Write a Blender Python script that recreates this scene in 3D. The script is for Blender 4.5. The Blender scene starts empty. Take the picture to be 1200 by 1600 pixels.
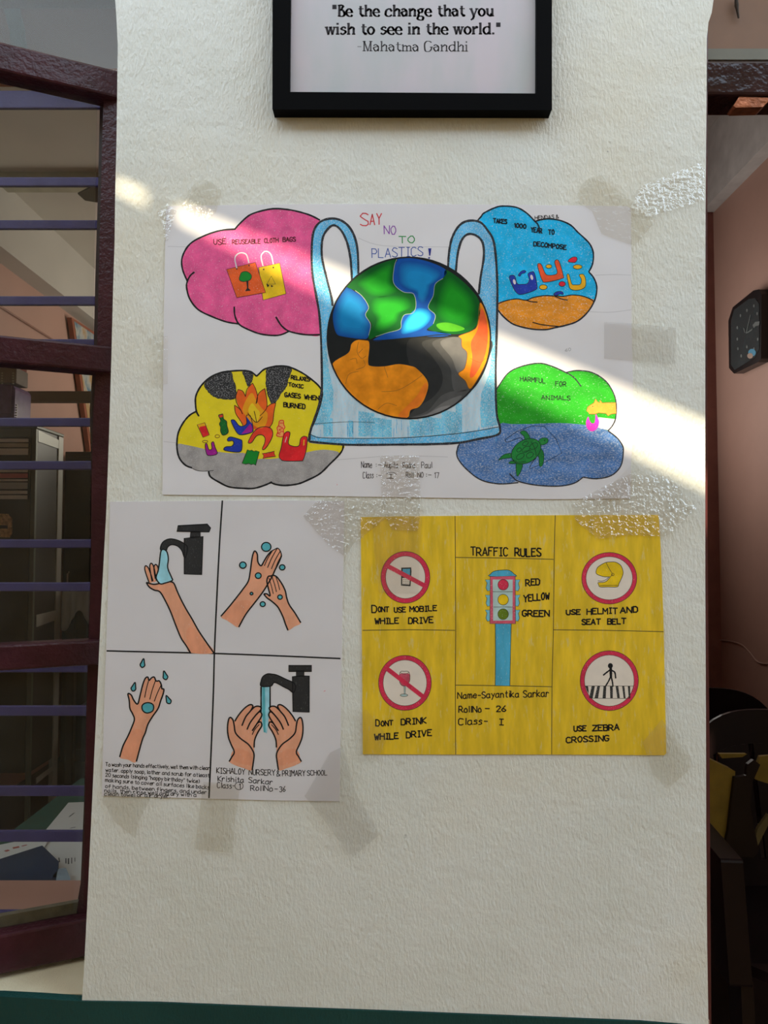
import bpy, bmesh, math, random
from mathutils import Vector
from mathutils.geometry import tessellate_polygon
random.seed(7)
SC = bpy.context.scene
COL = SC.collection

# ------------------------------------------------------------------ camera
PITCH = math.radians(2.5)
CAM = Vector((0.0, -0.91, 1.30))
FPX = 1200.0
cam_d = bpy.data.cameras.new('camera')
cam_d.sensor_fit = 'VERTICAL'; cam_d.sensor_height = 32.0; cam_d.lens = 24.0
cam_d.clip_start = 0.02
cam = bpy.data.objects.new('camera', cam_d); COL.objects.link(cam)
cam.location = CAM; cam.rotation_euler = (math.pi/2 + PITCH, 0, 0)
SC.camera = cam
cp, sp = math.cos(PITCH), math.sin(PITCH)

def ray(px, py):
    x = (px-600.0)/FPX; u = (800.0-py)/FPX
    return Vector((x, cp - u*sp, sp + u*cp))
def onY(px, py, Y=0.0):
    d = ray(px, py); return CAM + d*((Y-CAM.y)/d.y)
def onX(px, py, X):
    d = ray(px, py); return CAM + d*((X-CAM.x)/d.x)
def onZ(px, py, Z):
    d = ray(px, py); return CAM + d*((Z-CAM.z)/d.z)

# ------------------------------------------------------------------ exposure, sky, sun, added room lamps
vs = SC.view_settings
vs.view_transform = 'Standard'; vs.look = 'None'; vs.gamma = 1.0; vs.use_curve_mapping = False
vs.exposure = 0.0
SKY_TOP, SKY_LOW, GROUND, SKY_STRENGTH = (0.28, 0.28, 0.25), (0.92, 1.12, 1.34), (0.06, 0.05, 0.03), 3.45
SUN_ENERGY = 7.5
SUN_DIR = Vector((0.40, 1.0, -0.54)).normalized()        # travel direction

w = bpy.data.worlds.new('sky'); SC.world = w; w.use_nodes = True
nt = w.node_tree; nt.nodes.clear()
wo = nt.nodes.new('ShaderNodeOutputWorld'); wb = nt.nodes.new('ShaderNodeBackground')
tc = nt.nodes.new('ShaderNodeTexCoord'); sx = nt.nodes.new('ShaderNodeSeparateXYZ')
rp = nt.nodes.new('ShaderNodeValToRGB')
ad = nt.nodes.new('ShaderNodeMath'); ad.operation = 'MULTIPLY_ADD'; ad.inputs[1].default_value = 0.5; ad.inputs[2].default_value = 0.5
e = rp.color_ramp.elements
e[0].position = 0.47; e[0].color = (*GROUND, 1); e[1].position = 0.96; e[1].color = (*SKY_TOP, 1)
k = e.new(0.53); k.color = (*SKY_LOW, 1); k2 = e.new(0.78); k2.color = (*SKY_LOW, 1)
nt.links.new(tc.outputs['Generated'], sx.inputs[0]); nt.links.new(sx.outputs['Z'], ad.inputs[0]); nt.links.new(ad.outputs[0], rp.inputs[0])
nt.links.new(rp.outputs[0], wb.inputs[0]); wb.inputs[1].default_value = SKY_STRENGTH
nt.links.new(wb.outputs[0], wo.inputs[0])

sun_d = bpy.data.lights.new('sun', 'SUN'); sun_d.energy = SUN_ENERGY; sun_d.angle = math.radians(0.7)
sun_d.color = (1.0, 0.86, 0.60)
sun = bpy.data.objects.new('sun', sun_d); COL.objects.link(sun)
sun.rotation_euler = SUN_DIR.to_track_quat('-Z', 'Y').to_euler(); sun.location = (-2, -5, 4)

def area(name, loc, target, sx_, sy_, energy, color):
    d = bpy.data.lights.new(name, 'AREA'); d.shape = 'RECTANGLE'; d.size = sx_; d.size_y = sy_
    d.energy = energy; d.color = color
    o = bpy.data.objects.new(name, d); COL.objects.link(o); o.location = loc
    o.rotation_euler = (Vector(target)-Vector(loc)).to_track_quat('-Z', 'Y').to_euler()
    return o
# fill lamps added to brighten the two rooms (both behind the pillar)
area('office_fill', (-0.25, 4.50, 2.1), (-1.6, 2.2, 2.8), 0.8, 1.1, 22, (1.0, 0.93, 0.82))
area('classroom_fill', (0.9, 3.0, 2.1), (1.6, 1.0, 2.4), 0.6, 0.9, 10.0, (1.0, 0.95, 0.88))

# ------------------------------------------------------------------ materials
MATS = {}
def lin(c):
    c /= 255.0
    return c/12.92 if c <= 0.04045 else ((c+0.055)/1.055)**2.4
LIT = 0.62
def C(r, g, b):                       # pigment from its look in soft light
    c = [lin(v)/LIT for v in (r, g, b)]; k = min(1.0, 0.85/max(c)); return tuple(v*k for v in c)

def new_mat(name):
    m = bpy.data.materials.new(name); m.use_nodes = True
    n = m.node_tree.nodes; b = n['Principled BSDF']
    return m, n, m.node_tree.links, b
def noise(n, l, scale, detail=3, stretch=(1, 1, 1), rough=0.55):
    t = n.new('ShaderNodeTexCoord'); mp = n.new('ShaderNodeMapping'); mp.inputs['Scale'].default_value = stretch
    z = n.new('ShaderNodeTexNoise'); z.inputs['Scale'].default_value = scale; z.inputs['Detail'].default_value = detail
    z.inputs['Roughness'].default_value = rough
    l.new(t.outputs['Object'], mp.inputs[0]); l.new(mp.outputs[0], z.inputs['Vector'])
    return z
def ramp(n, l, src, p0, p1, c0=(0, 0, 0), c1=(1, 1, 1)):
    r = n.new('ShaderNodeValToRGB'); e = r.color_ramp.elements
    e[0].position, e[1].position = p0, p1
    e[0].color, e[1].color = (*c0, 1), (*c1, 1)
    l.new(src, r.inputs[0]); return r
def mix(n, l, fac, a, b):
    m = n.new('ShaderNodeMix'); m.data_type = 'RGBA'
    if hasattr(fac, 'is_linked'): l.new(fac, m.inputs['Factor'])
    else: m.inputs['Factor'].default_value = fac
    for s, v in ((6, a), (7, b)):
        if hasattr(v, 'is_linked'): l.new(v, m.inputs[s])
        else: m.inputs[s].default_value = (*v, 1)
    return m.outputs[2]
def bump(n, l, b, src, strength, dist):
    k = n.new('ShaderNodeBump'); k.inputs['Strength'].default_value = strength; k.inputs['Distance'].default_value = dist
    l.new(src, k.inputs['Height']); l.new(k.outputs[0], b.inputs['Normal']); return k
def plain(name, col, rough=0.5, metal=0.0, var=0.12, vscale=12, bmp=0.0, bscale=200, spec=0.5):
    if name in MATS: return MATS[name]
    m, n, l, b = new_mat(name)
    z = noise(n, l, vscale, 4)
    r = ramp(n, l, z.outputs[0], 0.3, 0.7, tuple(c*(1-var) for c in col), tuple(min(1, c*(1+var)) for c in col))
    l.new(r.outputs[0], b.inputs['Base Color'])
    b.inputs['Roughness'].default_value = rough; b.inputs['Metallic'].default_value = metal
    b.inputs['Specular IOR Level'].default_value = spec
    if bmp: bump(n, l, b, noise(n, l, bscale, 3).outputs[0], bmp, 0.002)
    MATS[name] = m; return m
PAPER = (0.80, 0.775, 0.79)
def crayon(name, col, speck=0.25, scale=420, stretch=(1, 1, 1), paper=PAPER, var=0.18, rough=0.6, spec=0.25):
    """wax crayon or pencil on paper: grain of the paper showing through"""
    if name in MATS: return MATS[name]
    m, n, l, b = new_mat(name)
    z = noise(n, l, scale*1.5, 3, stretch, 0.7)
    r = ramp(n, l, z.outputs[0], 0.66-speck*0.42, 0.79-speck*0.40, (0, 0, 0), (0.8, 0.8, 0.8))
    z2 = noise(n, l, 55, 4, (stretch[0], 1, stretch[2]))
    v = ramp(n, l, z2.outputs[0], 0.3, 0.7, tuple(c*(1-var) for c in col), tuple(min(1, c*(1+var)) for c in col))
    l.new(mix(n, l, r.outputs[0], v.outputs[0], paper), b.inputs['Base Color'])
    b.inputs['Roughness'].default_value = rough; b.inputs['Specular IOR Level'].default_value = spec
    MATS[name] = m; return m
def ink(name, col, rough=0.6):
    return plain(name, col, rough, 0, 0.06, 40, spec=0.2)
def paper_mat(name, col, rough=0.5, folds=0.25):
    if name in MATS: return MATS[name]
    m, n, l, b = new_mat(name)
    z = noise(n, l, 9, 3)
    r = ramp(n, l, z.outputs[0], 0.35, 0.7, tuple(c*0.95 for c in col), col)
    l.new(r.outputs[0], b.inputs['Base Color'])
    b.inputs['Roughness'].default_value = rough; b.inputs['Specular IOR Level'].default_value = 0.3
    z2 = noise(n, l, 7, 2, (1.0, 1, 0.8)); bump(n, l, b, z2.outputs[0], folds, 0.02)
    MATS[name] = m; return m
def plaster(name, c0, c1, patch=None, bstr=0.55, bdist=0.0022):
    if name in MATS: return MATS[name]
    m, n, l, b = new_mat(name)
    z = noise(n, l, 5, 5)
    r = ramp(n, l, z.outputs[0], 0.35, 0.68, c0, c1)
    col = r.outputs[0]
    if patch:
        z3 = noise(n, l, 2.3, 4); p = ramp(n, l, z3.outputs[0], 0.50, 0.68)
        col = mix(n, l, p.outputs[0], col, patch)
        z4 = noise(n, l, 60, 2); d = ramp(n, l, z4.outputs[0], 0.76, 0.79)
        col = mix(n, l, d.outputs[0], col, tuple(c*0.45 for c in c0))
    l.new(col, b.inputs['Base Color'])
    b.inputs['Roughness'].default_value = 0.48; b.inputs['Specular IOR Level'].default_value = 0.35
    za = noise(n, l, 240, 4, (1.4, 1, 0.55)); zb = noise(n, l, 40, 3)
    a = n.new('ShaderNodeMath'); a.operation = 'MULTIPLY_ADD'; a.inputs[1].default_value = 1.1
    l.new(zb.outputs[0], a.inputs[0]); l.new(za.outputs[0], a.inputs[2])
    bump(n, l, b, a.outputs[0], bstr, bdist)
    MATS[name] = m; return m
def film_fresnel(n, l, ior):
    f = n.new('ShaderNodeFresnel'); g = n.new('ShaderNodeNewGeometry')
    m = n.new('ShaderNodeMath'); m.operation = 'MULTIPLY_ADD'; m.inputs[1].default_value = 1/ior-ior; m.inputs[2].default_value = ior
    l.new(g.outputs['Backfacing'], m.inputs[0]); l.new(m.outputs[0], f.inputs['IOR'])
    return f
def tape_mat(name, tint, body, fac, bstr, rough=0.16, bscale=130, ior=1.5):
    """thin film: mostly see-through, with a crinkled glossy face"""
    if name in MATS: return MATS[name]
    m, n, l, b = new_mat(name)
    t = n.new('ShaderNodeBsdfTransparent'); t.inputs[0].default_value = (*tint, 1)
    d = n.new('ShaderNodeBsdfDiffuse'); d.inputs[0].default_value = (*body, 1)
    g = n.new('ShaderNodeBsdfGlossy'); g.inputs['Roughness'].default_value = rough; g.inputs[0].default_value = (1, 1, 1, 1)
    k = n.new('ShaderNodeBump'); k.inputs['Strength'].default_value = bstr; k.inputs['Distance'].default_value = 0.004
    l.new(noise(n, l, bscale, 2).outputs[0], k.inputs['Height']); l.new(k.outputs[0], g.inputs['Normal'])
    s = n.new('ShaderNodeMixShader'); s.inputs[0].default_value = fac
    l.new(t.outputs[0], s.inputs[1]); l.new(d.outputs[0], s.inputs[2])
    f = film_fresnel(n, l, ior); l.new(k.outputs[0], f.inputs['Normal'])
    s2 = n.new('ShaderNodeMixShader'); l.new(f.outputs[0], s2.inputs[0]); l.new(s.outputs[0], s2.inputs[1]); l.new(g.outputs[0], s2.inputs[2])
    l.new(s2.outputs[0], n['Material Output'].inputs[0])
    MATS[name] = m; return m
def glass_mat(name, tint=(0.93, 0.95, 0.93), dust=0.03):
    if name in MATS: return MATS[name]
    m, n, l, b = new_mat(name)
    t = n.new('ShaderNodeBsdfTransparent'); t.inputs[0].default_value = (*tint, 1)
    g = n.new('ShaderNodeBsdfGlossy'); g.inputs['Roughness'].default_value = 0.02
    f = film_fresnel(n, l, 1.3)
    s = n.new('ShaderNodeMixShader'); l.new(f.outputs[0], s.inputs[0]); l.new(t.outputs[0], s.inputs[1]); l.new(g.outputs[0], s.inputs[2])
    d = n.new('ShaderNodeBsdfDiffuse'); d.inputs[0].default_value = (0.7, 0.7, 0.66, 1)
    z = noise(n, l, 14, 5); r = ramp(n, l, z.outputs[0], 0.45, 0.8, (0.3*dust,)*3, (dust,)*3)
    s2 = n.new('ShaderNodeMixShader'); l.new(r.outputs[0], s2.inputs[0]); l.new(s.outputs[0], s2.inputs[1]); l.new(d.outputs[0], s2.inputs[2])
    l.new(s2.outputs[0], n['Material Output'].inputs[0])
    MATS[name] = m; return m

# ------------------------------------------------------------------ mesh helpers
class MB:
    def __init__(s): s.v = []; s.f = []; s.m = []; s.mats = []
    def mi(s, mat):
        if mat not in s.mats: s.mats.append(mat)
        return s.mats.index(mat)
    def add(s, verts, faces, mat):
        o = len(s.v); k = s.mi(mat); s.v += [Vector(p) for p in verts]
        for f in faces: s.f.append(tuple(i+o for i in f)); s.m.append(k)
    def box(s, x0, x1, y0, y1, z0, z1, mat, rot=None):
        x0, x1 = sorted((x0, x1)); y0, y1 = sorted((y0, y1)); z0, z1 = sorted((z0, z1))
        vs = [Vector((x, y, z)) for z in (z0, z1) for y in (y0, y1) for x in (x0, x1)]
        if rot: vs = [rot(p) for p in vs]
        s.add(vs, [(0, 2, 3, 1), (4, 5, 7, 6), (0, 1, 5, 4), (2, 6, 7, 3), (0, 4, 6, 2), (1, 3, 7, 5)], mat)
    def prism(s, pts, off, mat):
        """pts: planar loop of Vectors (front face), off: extrusion vector"""
        n = len(pts); off = Vector(off)
        tris = tessellate_polygon([pts])
        nrm = Vector((0, 0, 0))
        for i in range(n):
            a, b = pts[i], pts[(i+1) % n]; nrm += a.cross(b)
        flip = nrm.dot(off) > 0
        def tri(t, rev):
            a = (pts[t[1]]-pts[t[0]]).cross(pts[t[2]]-pts[t[0]])
            up = a.dot(nrm) > 0
            return t if up != rev else t[::-1]
        s.add(pts, [tri(t, flip) for t in tris], mat)
        s.add([p+off for p in pts], [tri(t, not flip) for t in tris], mat)
        vv = list(pts)+[p+off for p in pts]
        q = [((i+1) % n, i, i+n, (i+1) % n+n) for i in range(n)]
        if flip: q = [x[::-1] for x in q]
        s.add(vv, [x[::-1] for x in q], mat)
    def tube(s, pts, r, mat, n=8, cap=True):
        pts = [Vector(p) for p in pts]; rs = r if isinstance(r, (list, tuple)) else [r]*len(pts)
        rings = []; up = Vector((0, 0, 1))
        for i, p in enumerate(pts):
            d = (pts[min(i+1, len(pts)-1)]-pts[max(i-1, 0)]).normalized()
            a = d.cross(up if abs(d.z) < 0.9 else Vector((0, 1, 0))).normalized(); b = d.cross(a)
            rings.append([p+(a*math.cos(2*math.pi*k/n)+b*math.sin(2*math.pi*k/n))*rs[i] for k in range(n)])
        vs_ = [q for g in rings for q in g]; fs = []
        for i in range(len(rings)-1):
            for k in range(n):
                fs.append((i*n+k, i*n+(k+1) % n, (i+1)*n+(k+1) % n, (i+1)*n+k))
        if cap: fs += [tuple(range(n))[::-1], tuple(range((len(rings)-1)*n, len(rings)*n))]
        s.add(vs_, fs, mat)
    def build(s, name, parent=None, loc=None, bevel=0, smooth=False):
        me = bpy.data.meshes.new(name)
        base = Vector(parent['_o']) if parent is not None else Vector((0, 0, 0))
        pl = base if parent is not None else Vector(loc if loc is not None else (0, 0, 0))
        me.from_pydata([p-pl for p in s.v], [], s.f)
        for m in s.mats: me.materials.append(m)
        for p, k in zip(me.polygons, s.m): p.material_index = k; p.use_smooth = smooth
        me.update()
        bm = bmesh.new(); bm.from_mesh(me)
        bm.to_mesh(me); bm.free()
        o = bpy.data.objects.new(name, me); COL.objects.link(o)
        if parent is not None: o.parent = parent; o['_o'] = tuple(base)
        else: o.location = pl; o['_o'] = tuple(pl)
        if bevel:
            b = o.modifiers.new('bevel', 'BEVEL'); b.width = bevel; b.segments = 2; b.limit_method = 'ANGLE'
        return o
def empty(name, loc):
    o = bpy.data.objects.new(name, None); COL.objects.link(o); o.location = loc; o['_o'] = tuple(loc)
    o.empty_display_size = 0.05
    return o
def tag(o, label=None, cat=None, group=None, kind=None):
    if label: o['label'] = label
    if cat: o['category'] = cat
    if group: o['group'] = group
    if kind: o['kind'] = kind
    return o
def struct(o): o['kind'] = 'structure'; return o
def spline(pts, n=5, closed=True):
    out = []; m = len(pts); rng = range(m if closed else m-1)
    for i in rng:
        if closed: p0, p1, p2, p3 = pts[i-1], pts[i], pts[(i+1) % m], pts[(i+2) % m]
        else: p0, p1, p2, p3 = pts[max(i-1, 0)], pts[i], pts[i+1], pts[min(i+2, m-1)]
        for k in range(n):
            t = k/n; t2, t3 = t*t, t*t*t
            out.append(tuple(0.5*(2*p1[j]+(p2[j]-p0[j])*t+(2*p0[j]-5*p1[j]+4*p2[j]-p3[j])*t2+(3*p1[j]-p0[j]-3*p2[j]+p3[j])*t3) for j in (0, 1)))
    if not closed: out.append(tuple(pts[-1]))
    return out
def ell(cx, cy, rx, ry, n=28, rot=0.0):
    a = math.radians(rot); ca, sa = math.cos(a), math.sin(a)
    return [(cx+rx*math.cos(t)*ca-ry*math.sin(t)*sa, cy+rx*math.cos(t)*sa+ry*math.sin(t)*ca)
            for t in (2*math.pi*i/n for i in range(n))]
def inset(pts, k, dx=0, dy=0):
    cx = sum(p[0] for p in pts)/len(pts); cy = sum(p[1] for p in pts)/len(pts)
    return [(cx+dx+(x-cx)*k, cy+dy+(y-cy)*k) for x, y in pts]

# ------------------------------------------------------------------ hand lettering (single strokes)
GL = {
'A':"00 49 80;23 63",'B':"00 09 59 78 76 55 05;55 74 71 60 00",'C':"78 59 29 07 02 20 50 71",'D':"00 09 49 77 72 50 00",
'E':"79 09 00 70;05 55",'F':"79 09 00;05 55",'G':"78 59 29 07 02 20 50 72 74 44",'H':"00 09;80 89;05 85",'I':"19 59;39 30;10 50",
'J':"29 79;59 52 40 20 02",'K':"00 09;79 04 70",'L':"09 00 70",'M':"00 09 44 89 80",'N':"00 09 80 89",'O':"39 06 03 20 50 73 76 59 39",
'P':"00 09 59 77 76 54 04",'R':"00 09 59 77 76 54 04;34 80",'S':"78 59 29 07 16 54 73 71 50 20 01",'T':"09 89;49 40",
'U':"09 02 20 50 72 79",'V':"09 40 89",'W':"09 20 46 60 89",'X':"09 80;89 00",'Y':"09 45 89;45 40",'Z':"09 89 00 80",
'a':"65 46 15 03 01 20 40 62;66 61 70",'b':"09 00;04 26 46 64 62 40 20 02",'c':"65 46 15 03 01 20 40 61",
'd':"65 46 15 03 01 20 40 62;69 60",'e':"03 63 65 46 25 03 01 20 50 61",'f':"58 49 28 20;05 55",
'g':"65 46 15 03 01 20 40 62;66 6a 4c 1c",'h':"09 00;04 26 46 64 60",'i':"26 20;28 29",'k':"09 00;56 03 60",'l':"29 20",
'm':"06 00;04 16 36 44 40;44 56 76 84 80",'n':"06 00;04 26 46 64 60",'o':"36 15 02 10 40 61 64 46 36",
'p':"06 0c;04 26 46 64 62 40 20 02",'r':"06 00;03 26 46 55",'s':"55 36 15 14 43 51 30 00",'t':"39 31 40 50;16 56",
'u':"06 02 10 40 62;66 60",'v':"06 30 66",'w':"06 20 44 60 86",'x':"06 60;66 00",'y':"06 32;66 1c",
'0':"39 06 03 20 50 73 76 59 39",'1':"27 49 40",'2':"07 19 59 77 00 70",'3':"08 29 59 77 45 72 50 20 01",
'6':"69 14 02 20 50 72 54 24 03",'7':"09 79 30",'-':"14 64",':':"15 16;11 12",'.':"10 11",',':"11 0b",
'&':"80 17 39 57 13 10 40 83",'(':"49 26 23 40",')':"19 46 43 10",'"':"19 17;49 47",'!':"29 23;20 21",
}
def gpt(c):
    y = c[1]; return (float(c[0]), float(y) if y.isdigit() else -(ord(y)-96.0))
def gparse(s): return [[gpt(c) for c in st.split()] for st in s.split(';')]
GLP = {k: gparse(v) for k, v in GL.items()}
def gwidth(ch): return 4.0 if ch == ' ' else max(p[0] for st in GLP[ch] for p in st)+2.4

# book serif for the printed quotation: c = curve, l = straight, s = foot/head serif
SF = {
'"':"l 19 16;l 39 36",'B':"l 20 29;c 29 49 68 57 45 25;c 25 55 73 71 50 20;s 20;s 29",'e':"l 13 63;c 63 55 36 15 03 11 30 50 61",
't':"l 28 22;c 22 31 40 51;l 06 56",'h':"l 19 10;c 14 35 46 65 64;l 64 60;s 10;s 60;h 19",'c':"c 64 46 15 03 01 20 40 61",
'a':"c 05 26 45 54;l 54 50;c 54 34 03 11 20 41 52;h 51",'n':"l 16 10;c 14 35 46 65 64;l 64 60;s 10;s 60;h 16",
'g':"c 46 15 14 23 43 54 55 46 26;c 23 11 20 40 6a 5c 2c 0b 10;l 56 76",'y':"l 06 30;l 66 30;c 30 2b 0c;s 06;s 66",
'o':"c 36 15 03 11 30 51 63 55 36",'u':"l 16 12;c 12 21 40 52;l 66 60;h 16;h 66;s 60",'w':"l 06 20;l 20 46;l 46 60;l 60 86;s 06;s 86;s 46",
'i':"l 16 10;s 10;h 16;l 18 19",'s':"c 55 36 15 14 43 52 41 20 01",'r':"l 16 10;c 14 35 46 55;s 10;h 16",'l':"l 19 10;s 10;h 19",
'd':"l 69 60;c 65 46 15 03 11 30 62;h 69;s 60",'.':"l 10 11",'-':"l 14 54",'M':"l 10 19;l 19 50;l 50 89;l 89 80;s 10;s 80;s 19;s 89",
'm':"l 16 10;c 14 35 45 54;l 54 50;c 54 75 85 94;l 94 90;s 10;s 50;s 90;h 16",'G':"c 78 59 29 07 03 10 50 72;l 72 74;s 74",
}
SFW = {'"':5,'B':9,'e':7.6,'t':6.4,'h':8.6,'c':7.6,'a':7.4,'n':8.6,'g':8,'y':8,'o':7.8,'u':8.6,'w':10,'i':4,'s':6.8,'r':6.8,'l':4,'d':8.6,'.':4,'-':7,'M':11,'m':11.4,'G':9.5,' ':5}

# ------------------------------------------------------------------ drawings on paper
EPS = 0.00004
class Drawing:
    """flat artwork on a sheet: every motif is one thin mesh lying on the paper"""
    def __init__(s, root, y0): s.root = root; s.y0 = y0; s.parts = {}; s.cur = None; s.auto = False
    def part(s, name, label=None):
        s.cur = MB(); s.parts.setdefault(name, []).append((s.cur, label)); return s
    def P(s, p, L): return onY(p[0], p[1], s.y0-L*EPS)
    def poly(s, pts, mat, L=1, n=5, smooth=True):
        if smooth: pts = spline(pts, n)
        q = []
        for p in pts:
            if not q or abs(p[0]-q[-1][0])+abs(p[1]-q[-1][1]) > 1e-3: q.append(p)
        vs_ = [s.P(p, L) for p in q]
        tris = tessellate_polygon([[Vector((p[0], -p[1], 0)) for p in q]])
        f = []
        for t in tris:
            a, b, c = (q[i] for i in t)
            cr = (b[0]-a[0])*-(c[1]-a[1])+(b[1]-a[1])*(c[0]-a[0])
            f.append(tuple(t) if cr > 0 else tuple(t[::-1]))
        s.cur.add(vs_, f, mat)
    def line(s, pts, wd, mat, L=2, smooth=True, closed=False, n=5, wob=0.0):
        if smooth and len(pts) > 2: pts = spline(pts, n, closed)
        if closed: pts = list(pts)+[pts[0]]
        lft, rgt = [], []
        m = len(pts)
        for i, p in enumerate(pts):
            if closed: a, b = pts[(i-1) % (m-1)], pts[(i+1) % (m-1)]
            else: a, b = pts[max(i-1, 0)], pts[min(i+1, m-1)]
            dx, dy = b[0]-a[0], b[1]-a[1]; d = math.hypot(dx, dy) or 1
            h = (wd[i*len(wd)//m] if isinstance(wd, list) else wd)/2*(1+wob*random.uniform(-1, 1))
            lft.append((p[0]-dy/d*h, p[1]+dx/d*h)); rgt.append((p[0]+dy/d*h, p[1]-dx/d*h))
        vs_ = [s.P(p, L) for p in lft+rgt]
        s.cur.add(vs_, [(i, i+1, m+i+1, m+i) for i in range(m-1)], mat)
    def seg(s, a, b, wd, mat, L, ext=0.35):
        dx, dy = b[0]-a[0], b[1]-a[1]; d = math.hypot(dx, dy) or 1e-6; ux, uy = dx/d, dy/d; h = wd/2
        a = (a[0]-ux*h*ext*2, a[1]-uy*h*ext*2); b = (b[0]+ux*h*ext*2, b[1]+uy*h*ext*2)
        q = [(a[0]-uy*h, a[1]+ux*h), (b[0]-uy*h, b[1]+ux*h), (b[0]+uy*h, b[1]-ux*h), (a[0]+uy*h, a[1]-ux*h)]
        s.cur.add([s.P(p, L) for p in q], [(0, 1, 2, 3)], mat)
    def text(s, t, x0, y0, x1, y1, h, mat, wd=1.4, L=6, jit=0.06):
        if s.auto: s.part('lettering')
        tot = sum(gwidth(c) for c in t)-2.0
        ax, ay = (x1-x0)/tot, (y1-y0)/tot; k = h/9.0; u = 0.0
        for c in t:
            if c != ' ':
                jy = random.uniform(-jit, jit)*h
                for st in GLP[c]:
                    q = [(x0+(u+p[0])*ax+random.uniform(-jit, jit)*h*0.5, y0+u*ay-p[1]*k+jy+random.uniform(-jit, jit)*h*0.5) for p in st]
                    for a, b in zip(q, q[1:]): s.seg(a, b, wd, mat, L)
            u += gwidth(c)
    def serif(s, t, x0, y0, x1, y1, h, mat, wd, L=2):
        tot = sum(SFW[c] for c in t)-1.5
        ax, ay = (x1-x0)/tot, (y1-y0)/tot; k = h/9.0; u = 0.0
        for c in t:
            if c != ' ':
                T = lambda p: (x0+(u+p[0])*ax, y0+u*ay-p[1]*k)
                for st in SF[c].split(';'):
                    tk = st.split(); pts = [gpt(q) for q in tk[1:]]
                    if tk[0] == 's':
                        p = pts[0]; dy = 0.25 if p[1] < 3 else -0.25
                        s.seg(T((p[0]-1.7, p[1]+dy)), T((p[0]+1.7, p[1]+dy)), wd*0.5, mat, L, 0)
                    elif tk[0] == 'h':
                        p = pts[0]; s.seg(T((p[0]-1.5, p[1]-0.5)), T((p[0], p[1]-0.1)), wd*0.45, mat, L, 0)
                    else:
                        q = spline(pts, 5, False) if tk[0] == 'c' else pts
                        q = [T(p) for p in q]
                        for a, b in zip(q, q[1:]):
                            dx, dy = b[0]-a[0], b[1]-a[1]; d = math.hypot(dx, dy) or 1
                            v = abs(dy)/d
                            if tk[0] == 'l' and dx*dy < 0 and abs(dx) > 0.25*abs(dy): v *= 0.5
                            s.seg(a, b, wd*(0.38+0.62*v), mat, L, 0.15)
            u += SFW[c]
    def done(s):
        for name, lst in s.parts.items():
            for mb, lab in lst:
                if mb.v:
                    o = mb.build(name, s.root)
                    if lab: o['label'] = lab
# ================================================================== the setting
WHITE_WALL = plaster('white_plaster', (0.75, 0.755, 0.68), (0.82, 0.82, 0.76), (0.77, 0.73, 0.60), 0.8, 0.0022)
SILL_M = plaster('cream_sill', (0.78, 0.70, 0.50), (0.84, 0.77, 0.58), (0.55, 0.44, 0.30), 0.4, 0.002)
TEAL = plaster('teal_paint', (0.006, 0.046, 0.042), (0.010, 0.062, 0.056), None, 0.5, 0.002)
PINK = plain('pink_wall', (0.52, 0.31, 0.25), 0.6, 0, 0.06, 3, 0.1, 150)
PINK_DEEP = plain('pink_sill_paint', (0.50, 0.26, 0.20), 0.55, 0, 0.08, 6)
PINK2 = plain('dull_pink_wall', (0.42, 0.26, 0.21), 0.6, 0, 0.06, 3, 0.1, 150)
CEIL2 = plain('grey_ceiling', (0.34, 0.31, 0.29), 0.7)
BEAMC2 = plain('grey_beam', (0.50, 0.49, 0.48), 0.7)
CEIL = plain('ceiling_paint', (0.60, 0.56, 0.50), 0.7, 0, 0.05, 3)
BEAMC = plain('beam_paint', (0.56, 0.54, 0.50), 0.7, 0, 0.05, 3)
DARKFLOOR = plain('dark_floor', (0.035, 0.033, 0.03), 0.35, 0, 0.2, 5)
CONC = plain('veranda_concrete', (0.30, 0.175, 0.05), 0.8, 0, 0.15, 6)
SHEET = plain('ochre_sheet', (0.20, 0.115, 0.025), 0.7, 0, 0.1, 5)
MAROON = plain('maroon_gloss', (0.052, 0.013, 0.021), 0.28, 0, 0.3, 20, 0.6, 170, 0.35)
MAROON2 = plain('maroon_jamb', (0.085, 0.022, 0.022), 0.3, 0, 0.2, 20, 0.2, 160)
PURPLE = plain('purple_bar', (0.070, 0.055, 0.165), 0.36, 0, 0.15, 25, 0.2, 200, 0.25)
OLIVE = plain('olive_timber', (0.20, 0.17, 0.115), 0.6, 0, 0.1, 8)
GLASS = glass_mat('window_glass')

# pillar between the window and the door
L_EDGE = [(178,-60),(180,0),(182,30),(184,70),(183,150),(182,220),(180,300),(179,380),(177,440),(174,560),(170,690),(166,800),(158,950),(151,1100),(144,1250),(136,1420),(131,1520),(128,1563)]
R_EDGE = [(1107,1603),(1105,1480),(1103.5,1300),(1103,1100),(1102,900),(1102,700),(1102,500),(1102.5,320),(1104,150),(1104.5,60),(1107,35),(1112,20),(1115,0),(1117,-60)]
loop = [onY(*p) for p in L_EDGE]
bot = [onY(*p) for p in [(250,1565),(400,1571),(600,1578),(800,1586),(1000,1594)]]
loop = [Vector((loop[0].x, 0, 2.9))]+loop+bot+[onY(*p) for p in R_EDGE]
loop.append(Vector((loop[-1].x, 0, 2.9)))
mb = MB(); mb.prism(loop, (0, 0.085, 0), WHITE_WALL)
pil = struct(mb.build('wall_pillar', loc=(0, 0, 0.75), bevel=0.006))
mb = MB(); mb.box(-0.27, 0.375, 0.086, 0.34, 0.5, 3.1, PINK); struct(mb.build('wall_pillar_back'))

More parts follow.
